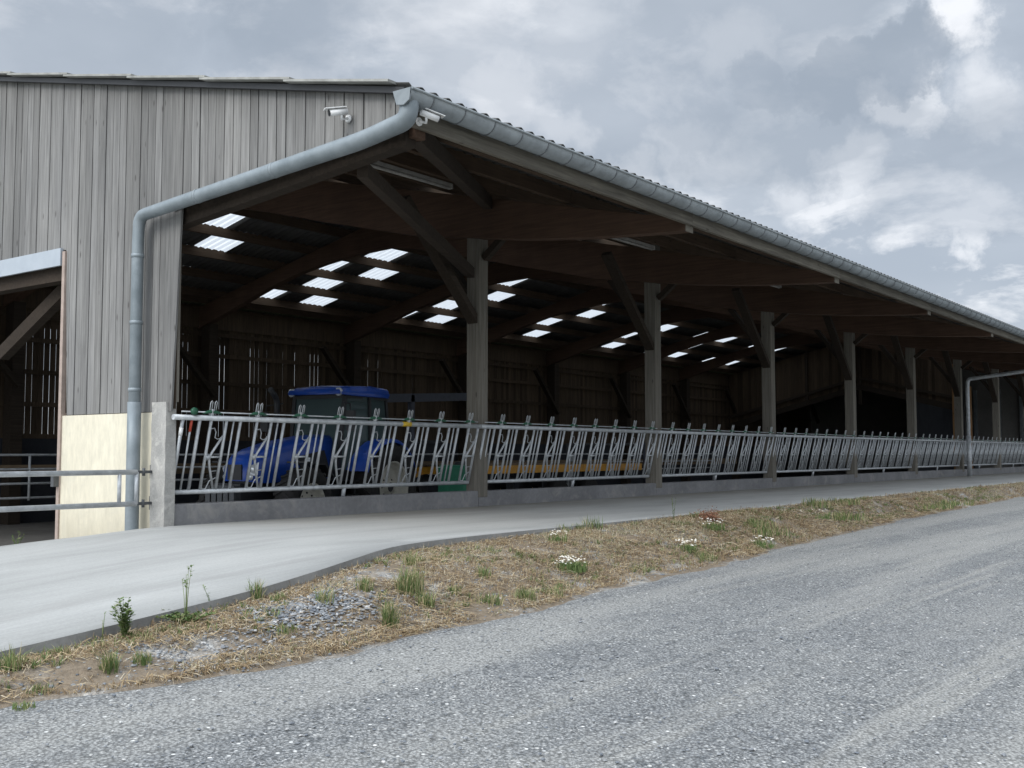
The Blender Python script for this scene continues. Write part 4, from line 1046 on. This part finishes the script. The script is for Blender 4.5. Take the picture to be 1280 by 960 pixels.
def at_px(u, v):
    """verge point under a pixel of the photograph (position survey only)"""
    f = 1350.; fh = Vector((math.cos(HEAD), math.sin(HEAD), 0)); rt = Vector((math.sin(HEAD), -math.cos(HEAD), 0)); zu = Vector((0, 0, 1))
    F = fh * math.cos(PITCH) + zu * math.sin(PITCH); U = -fh * math.sin(PITCH) + zu * math.cos(PITCH)
    d = F + rt * (u - 640) / f + U * (480 - v) / f; c = Vector(cam.location); best = None
    for z in [.10 + .005 * i for i in range(130)]:
        q = c + d * ((z - c.z) / d.z); x, y = q.x, q.y
        k, e = interp(x, KE), interp(x, RE) - .12
        if y > k: zs = apron_z(x, y)
        elif y < e: zs = road_z(x, y)
        else: zs = verge_z(x, (y - k) / (e - k))
        pen = .05 if (y > k and u < 600 and v > 700) else 0
        if best is None or abs(zs - z) + pen < best[0]: best = (abs(zs - z) + pen, Vector((x, y, zs)))
    return best[1]
SURVEY = {k: None for k in []}
def tuft(u, v, h, n, spread, label, m='grass', tall=.35, grp='grass tufts on the verge'):
    p = at_px(u, v); mb = MB()
    for _ in range(n):
        a = random.uniform(0, 2 * PI); r = spread * random.random() ** .7
        blade(mb, (r * math.cos(a), r * math.sin(a), -.01), h * random.uniform(.45, 1.1), .0055 + .0006 * p.x * (p.x > 0), random.uniform(.05, .75), random.uniform(0, 2 * PI), random.random() if random.random() < .8 else 1.0, .4)
    o = mb.build('grass_tuft', M[m]); o.location = p; tag(o, label, 'grass tuft', grp); return o
TUFTS = [(320, 744, .16, 90, .05, 'upright green grass tuft growing against the apron edge at the near bend'),
 (12, 838, .14, 80, .06, 'green tuft at the left edge of the photo against the apron edge'),
 (137, 840, .13, 110, .045, 'narrow yellow green tuft below the leafy weed'),
 (177, 827, .08, 90, .05, 'low bright green tuft right of the narrow tuft near the road edge'),
 (350, 752, .08, 90, .06, 'low spreading tuft right of the upright tuft at the bend'),
 (350, 788, .07, 120, .10, 'flat wide green patch above the road between near bend and chippings'),
 (48, 864, .05, 120, .07, 'low moss green mat at the road edge near the left'),
 (405, 754, .14, 80, .06, 'loose grey green tuft left of the pale chippings heap'),
 (487, 783, .19, 130, .05, 'tall narrow green tuft right below the chippings at the road side'),
 (512, 742, .22, 230, .10, 'largest bright green tuft in the middle of the verge'),
 (532, 758, .13, 120, .06, 'small dark green tuft touching the largest tuft on its right'),
 (512, 706, .12, 90, .06, 'green tuft near the apron edge above the largest tuft'),
 (456, 738, .11, 80, .06, 'yellowish tuft between the chippings and the largest tuft'),
 (604, 722, .11, 90, .07, 'thin green tuft halfway between the largest tuft and the daisies'),
 (610, 755, .10, 130, .11, 'wide pale green patch right of the largest tuft near the road'),
 (655, 750, .12, 150, .09, 'green patch below the first daisy clump near the road'),
 (568, 742, .09, 80, .06, 'small green tuft right of the middle of the verge above the wide pale patch'),
 (688, 744, .10, 100, .10, 'blue green patch under the long arching straw'),
 (30, 884, .04, 70, .05, 'tiny green sprig lying on the gravel at the lower left')]
for tf in TUFTS: tuft(*tf)
TF2 = [(703, 664, .10, 70, .08, 'small dark tuft on the apron edge above the first daisy clump'), (722, 662, .09, 70, .08, 'second small dark tuft on the apron edge beside the first daisy clump'),
 (740, 660, .16, 70, .12, 'dry upright tuft on the apron edge left of the reddish plant'), (873, 648, .10, 160, .12, 'round green tuft beside the reddish plant'),
 (940, 656, .12, 240, .30, 'broad yellow green patch in the middle distance'), (955, 668, .14, 240, .30, 'bright green patch below the broad patch near the road'),
 (1020, 634, .16, 140, .22, 'spiky green tuft on the apron edge where the verge narrows'), (1052, 630, .12, 200, .30, 'second green tuft on the apron edge past the spiky one'),
 (1045, 648, .14, 300, .45, 'large light green patch beside the far small daisies'), (1155, 634, .12, 200, .50, 'green patch far along the verge by the road'),
 (1180, 630, .12, 200, .50, 'last green patch of the verge before the right edge'), (880, 700, .12, 160, .12, 'green tuft at the road edge below the last near daisies')]
for tf in TF2: tuft(*tf)
# leafy weeds
def weed(u, v, h, stems, leaves, label, spread=.06, leaf=.02, bare=False, at=None):
    p = Vector(at) if at else at_px(u, v); r = thing('weed_plant', label, 'weed', p, 0); st = MB(); lf = MB()
    for s in range(stems):
        a = random.uniform(0, 2 * PI); hh = h * random.uniform(.6, 1.0); ex = spread * random.uniform(.3, 1.2)
        top = Vector((math.cos(a) * ex, math.sin(a) * ex, hh)); mid = top * .5 + Vector((0, 0, hh * .1))
        st.tube([(0, 0, -.01), mid, top], [.0022, .0018, .001], 5)
        for k in range(leaves):
            t = random.uniform(.75, 1.02) if bare else random.uniform(.05, 1.0)
            q = (Vector((0, 0, 0)).lerp(mid, t * 2) if t < .5 else mid.lerp(top, t * 2 - 1)); b = random.uniform(0, 2 * PI)
            L1 = leaf * random.uniform(.6, 1.3); d = Vector((math.cos(b), math.sin(b), random.uniform(-.1, .7))).normalized(); sd = d.cross(Vector((0, 0, 1))).normalized() * L1 * .28
            lf.add([q, q + d * L1 * .5 + sd, q + d * L1, q + d * L1 * .5 - sd], [(0, 1, 2, 3)])
    st.build('stem', M['leaf'], r); lf.build('foliage', M['leaf'], r)
weed(157, 800, .22, 14, 34, 'bushy leafy green weed standing against the apron edge on the left', .07, .030)
weed(232, 776, .34, 5, 10, 'tall thin weed with seed heads rising over the apron edge', .12, .022, True)
weed(232, 780, .07, 14, 30, 'low green rosette at the foot of the tall thin seeding weed', .16, .03)
weed(265, 757, .16, 2, 10, 'single thin seeding stem by the apron edge right of the tall weed', .05, .018, True)
weed(128, 796, .16, 2, 5, 'thin bare stem against the apron left of the bushy weed', .02, .012, True)
weed(842, 650, .30, 3, 20, 'thin dark upright stem by the apron edge left of the round tuft', .03, .02)
weed(28, 696, .30, 5, 24, 'small weed growing at the doorway side of the ramp', .07, .03, at=(-.22, 2.62, .322))
weed(3, 694, .14, 12, 40, 'low leafy weed by the ramp edge at the far left', .12, .04, at=(-.22, 3.02, .256))
# daisies
def daisies(u, v, n, sp, label, h=.12):
    p = at_px(u, v); s = 1 + .05 * max(0, p.x); r = thing('daisy_clump', label, 'daisies', p, 0, 'white daisy clumps on the verge'); lf = MB(); fl = MB()
    for _ in range(n * 7):
        a = random.uniform(0, 2 * PI); rr = sp * random.random() ** .6
        blade(lf, (rr * math.cos(a), rr * math.sin(a), -.01), h * random.uniform(.3, .95), .006 * s, random.uniform(.1, .6), random.uniform(0, 2 * PI), random.random() * .85)
    for _ in range(n):
        a = random.uniform(0, 2 * PI); rr = sp * random.random() ** .5; c = Vector((rr * math.cos(a), rr * math.sin(a), h * random.uniform(.50, .98)))
        tl_ = Vector((random.uniform(-.5, .2), random.uniform(-.9, .0), 1)).normalized(); x = tl_.orthogonal().normalized(); y = tl_.cross(x); R_ = .008 * s
        fl.add([c + x * R_ * math.cos(k * PI / 4) + y * R_ * math.sin(k * PI / 4) + tl_ * .002 for k in range(8)], [tuple(range(8))], .5, 0)
        fl.add([c + tl_ * .004 + x * R_ * .35 * math.cos(k * PI / 3) + y * R_ * .35 * math.sin(k * PI / 3) for k in range(6)], [tuple(range(6))], .5, 1)
    lf.build('foliage', M['leaf'], r); fl.build('flower_heads', [M['petal'], M['yellow']], r)
daisies(714, 712, 55, .14, 'wide white daisy clump on the verge nearest the camera')
daisies(697, 678, 16, .09, 'small daisy clump near the apron edge above the nearest clump')
daisies(858, 688, 34, .12, 'dense white daisy clump in front of the third bay')
daisies(888, 662, 28, .16, 'daisy clump beside the reddish plant at the apron edge')
daisies(950, 684, 22, .16, 'sparse daisies at the road edge in front of the fourth post')
daisies(1020, 648, 14, .22, 'few distant daisies on the verge far along')
p = at_px(886, 650); mb = MB()
for _ in range(700):
    a = random.uniform(0, 2 * PI); q = Vector((random.gauss(0, .06), random.gauss(0, .06), abs(random.gauss(.04, .035))))
    d = Vector((random.uniform(-1, 1), random.uniform(-1, 1), random.uniform(-.3, 1))).normalized() * .02; s_ = d.orthogonal().normalized() * .008
    mb.add([q, q + d * .5 + s_, q + d, q + d * .5 - s_], [(0, 1, 2, 3)])
o = mb.build('sorrel_plant', M['rust_leaf']); o.location = p; tag(o, 'rusty red brown dock plant on the apron edge beside daisies', 'plant')
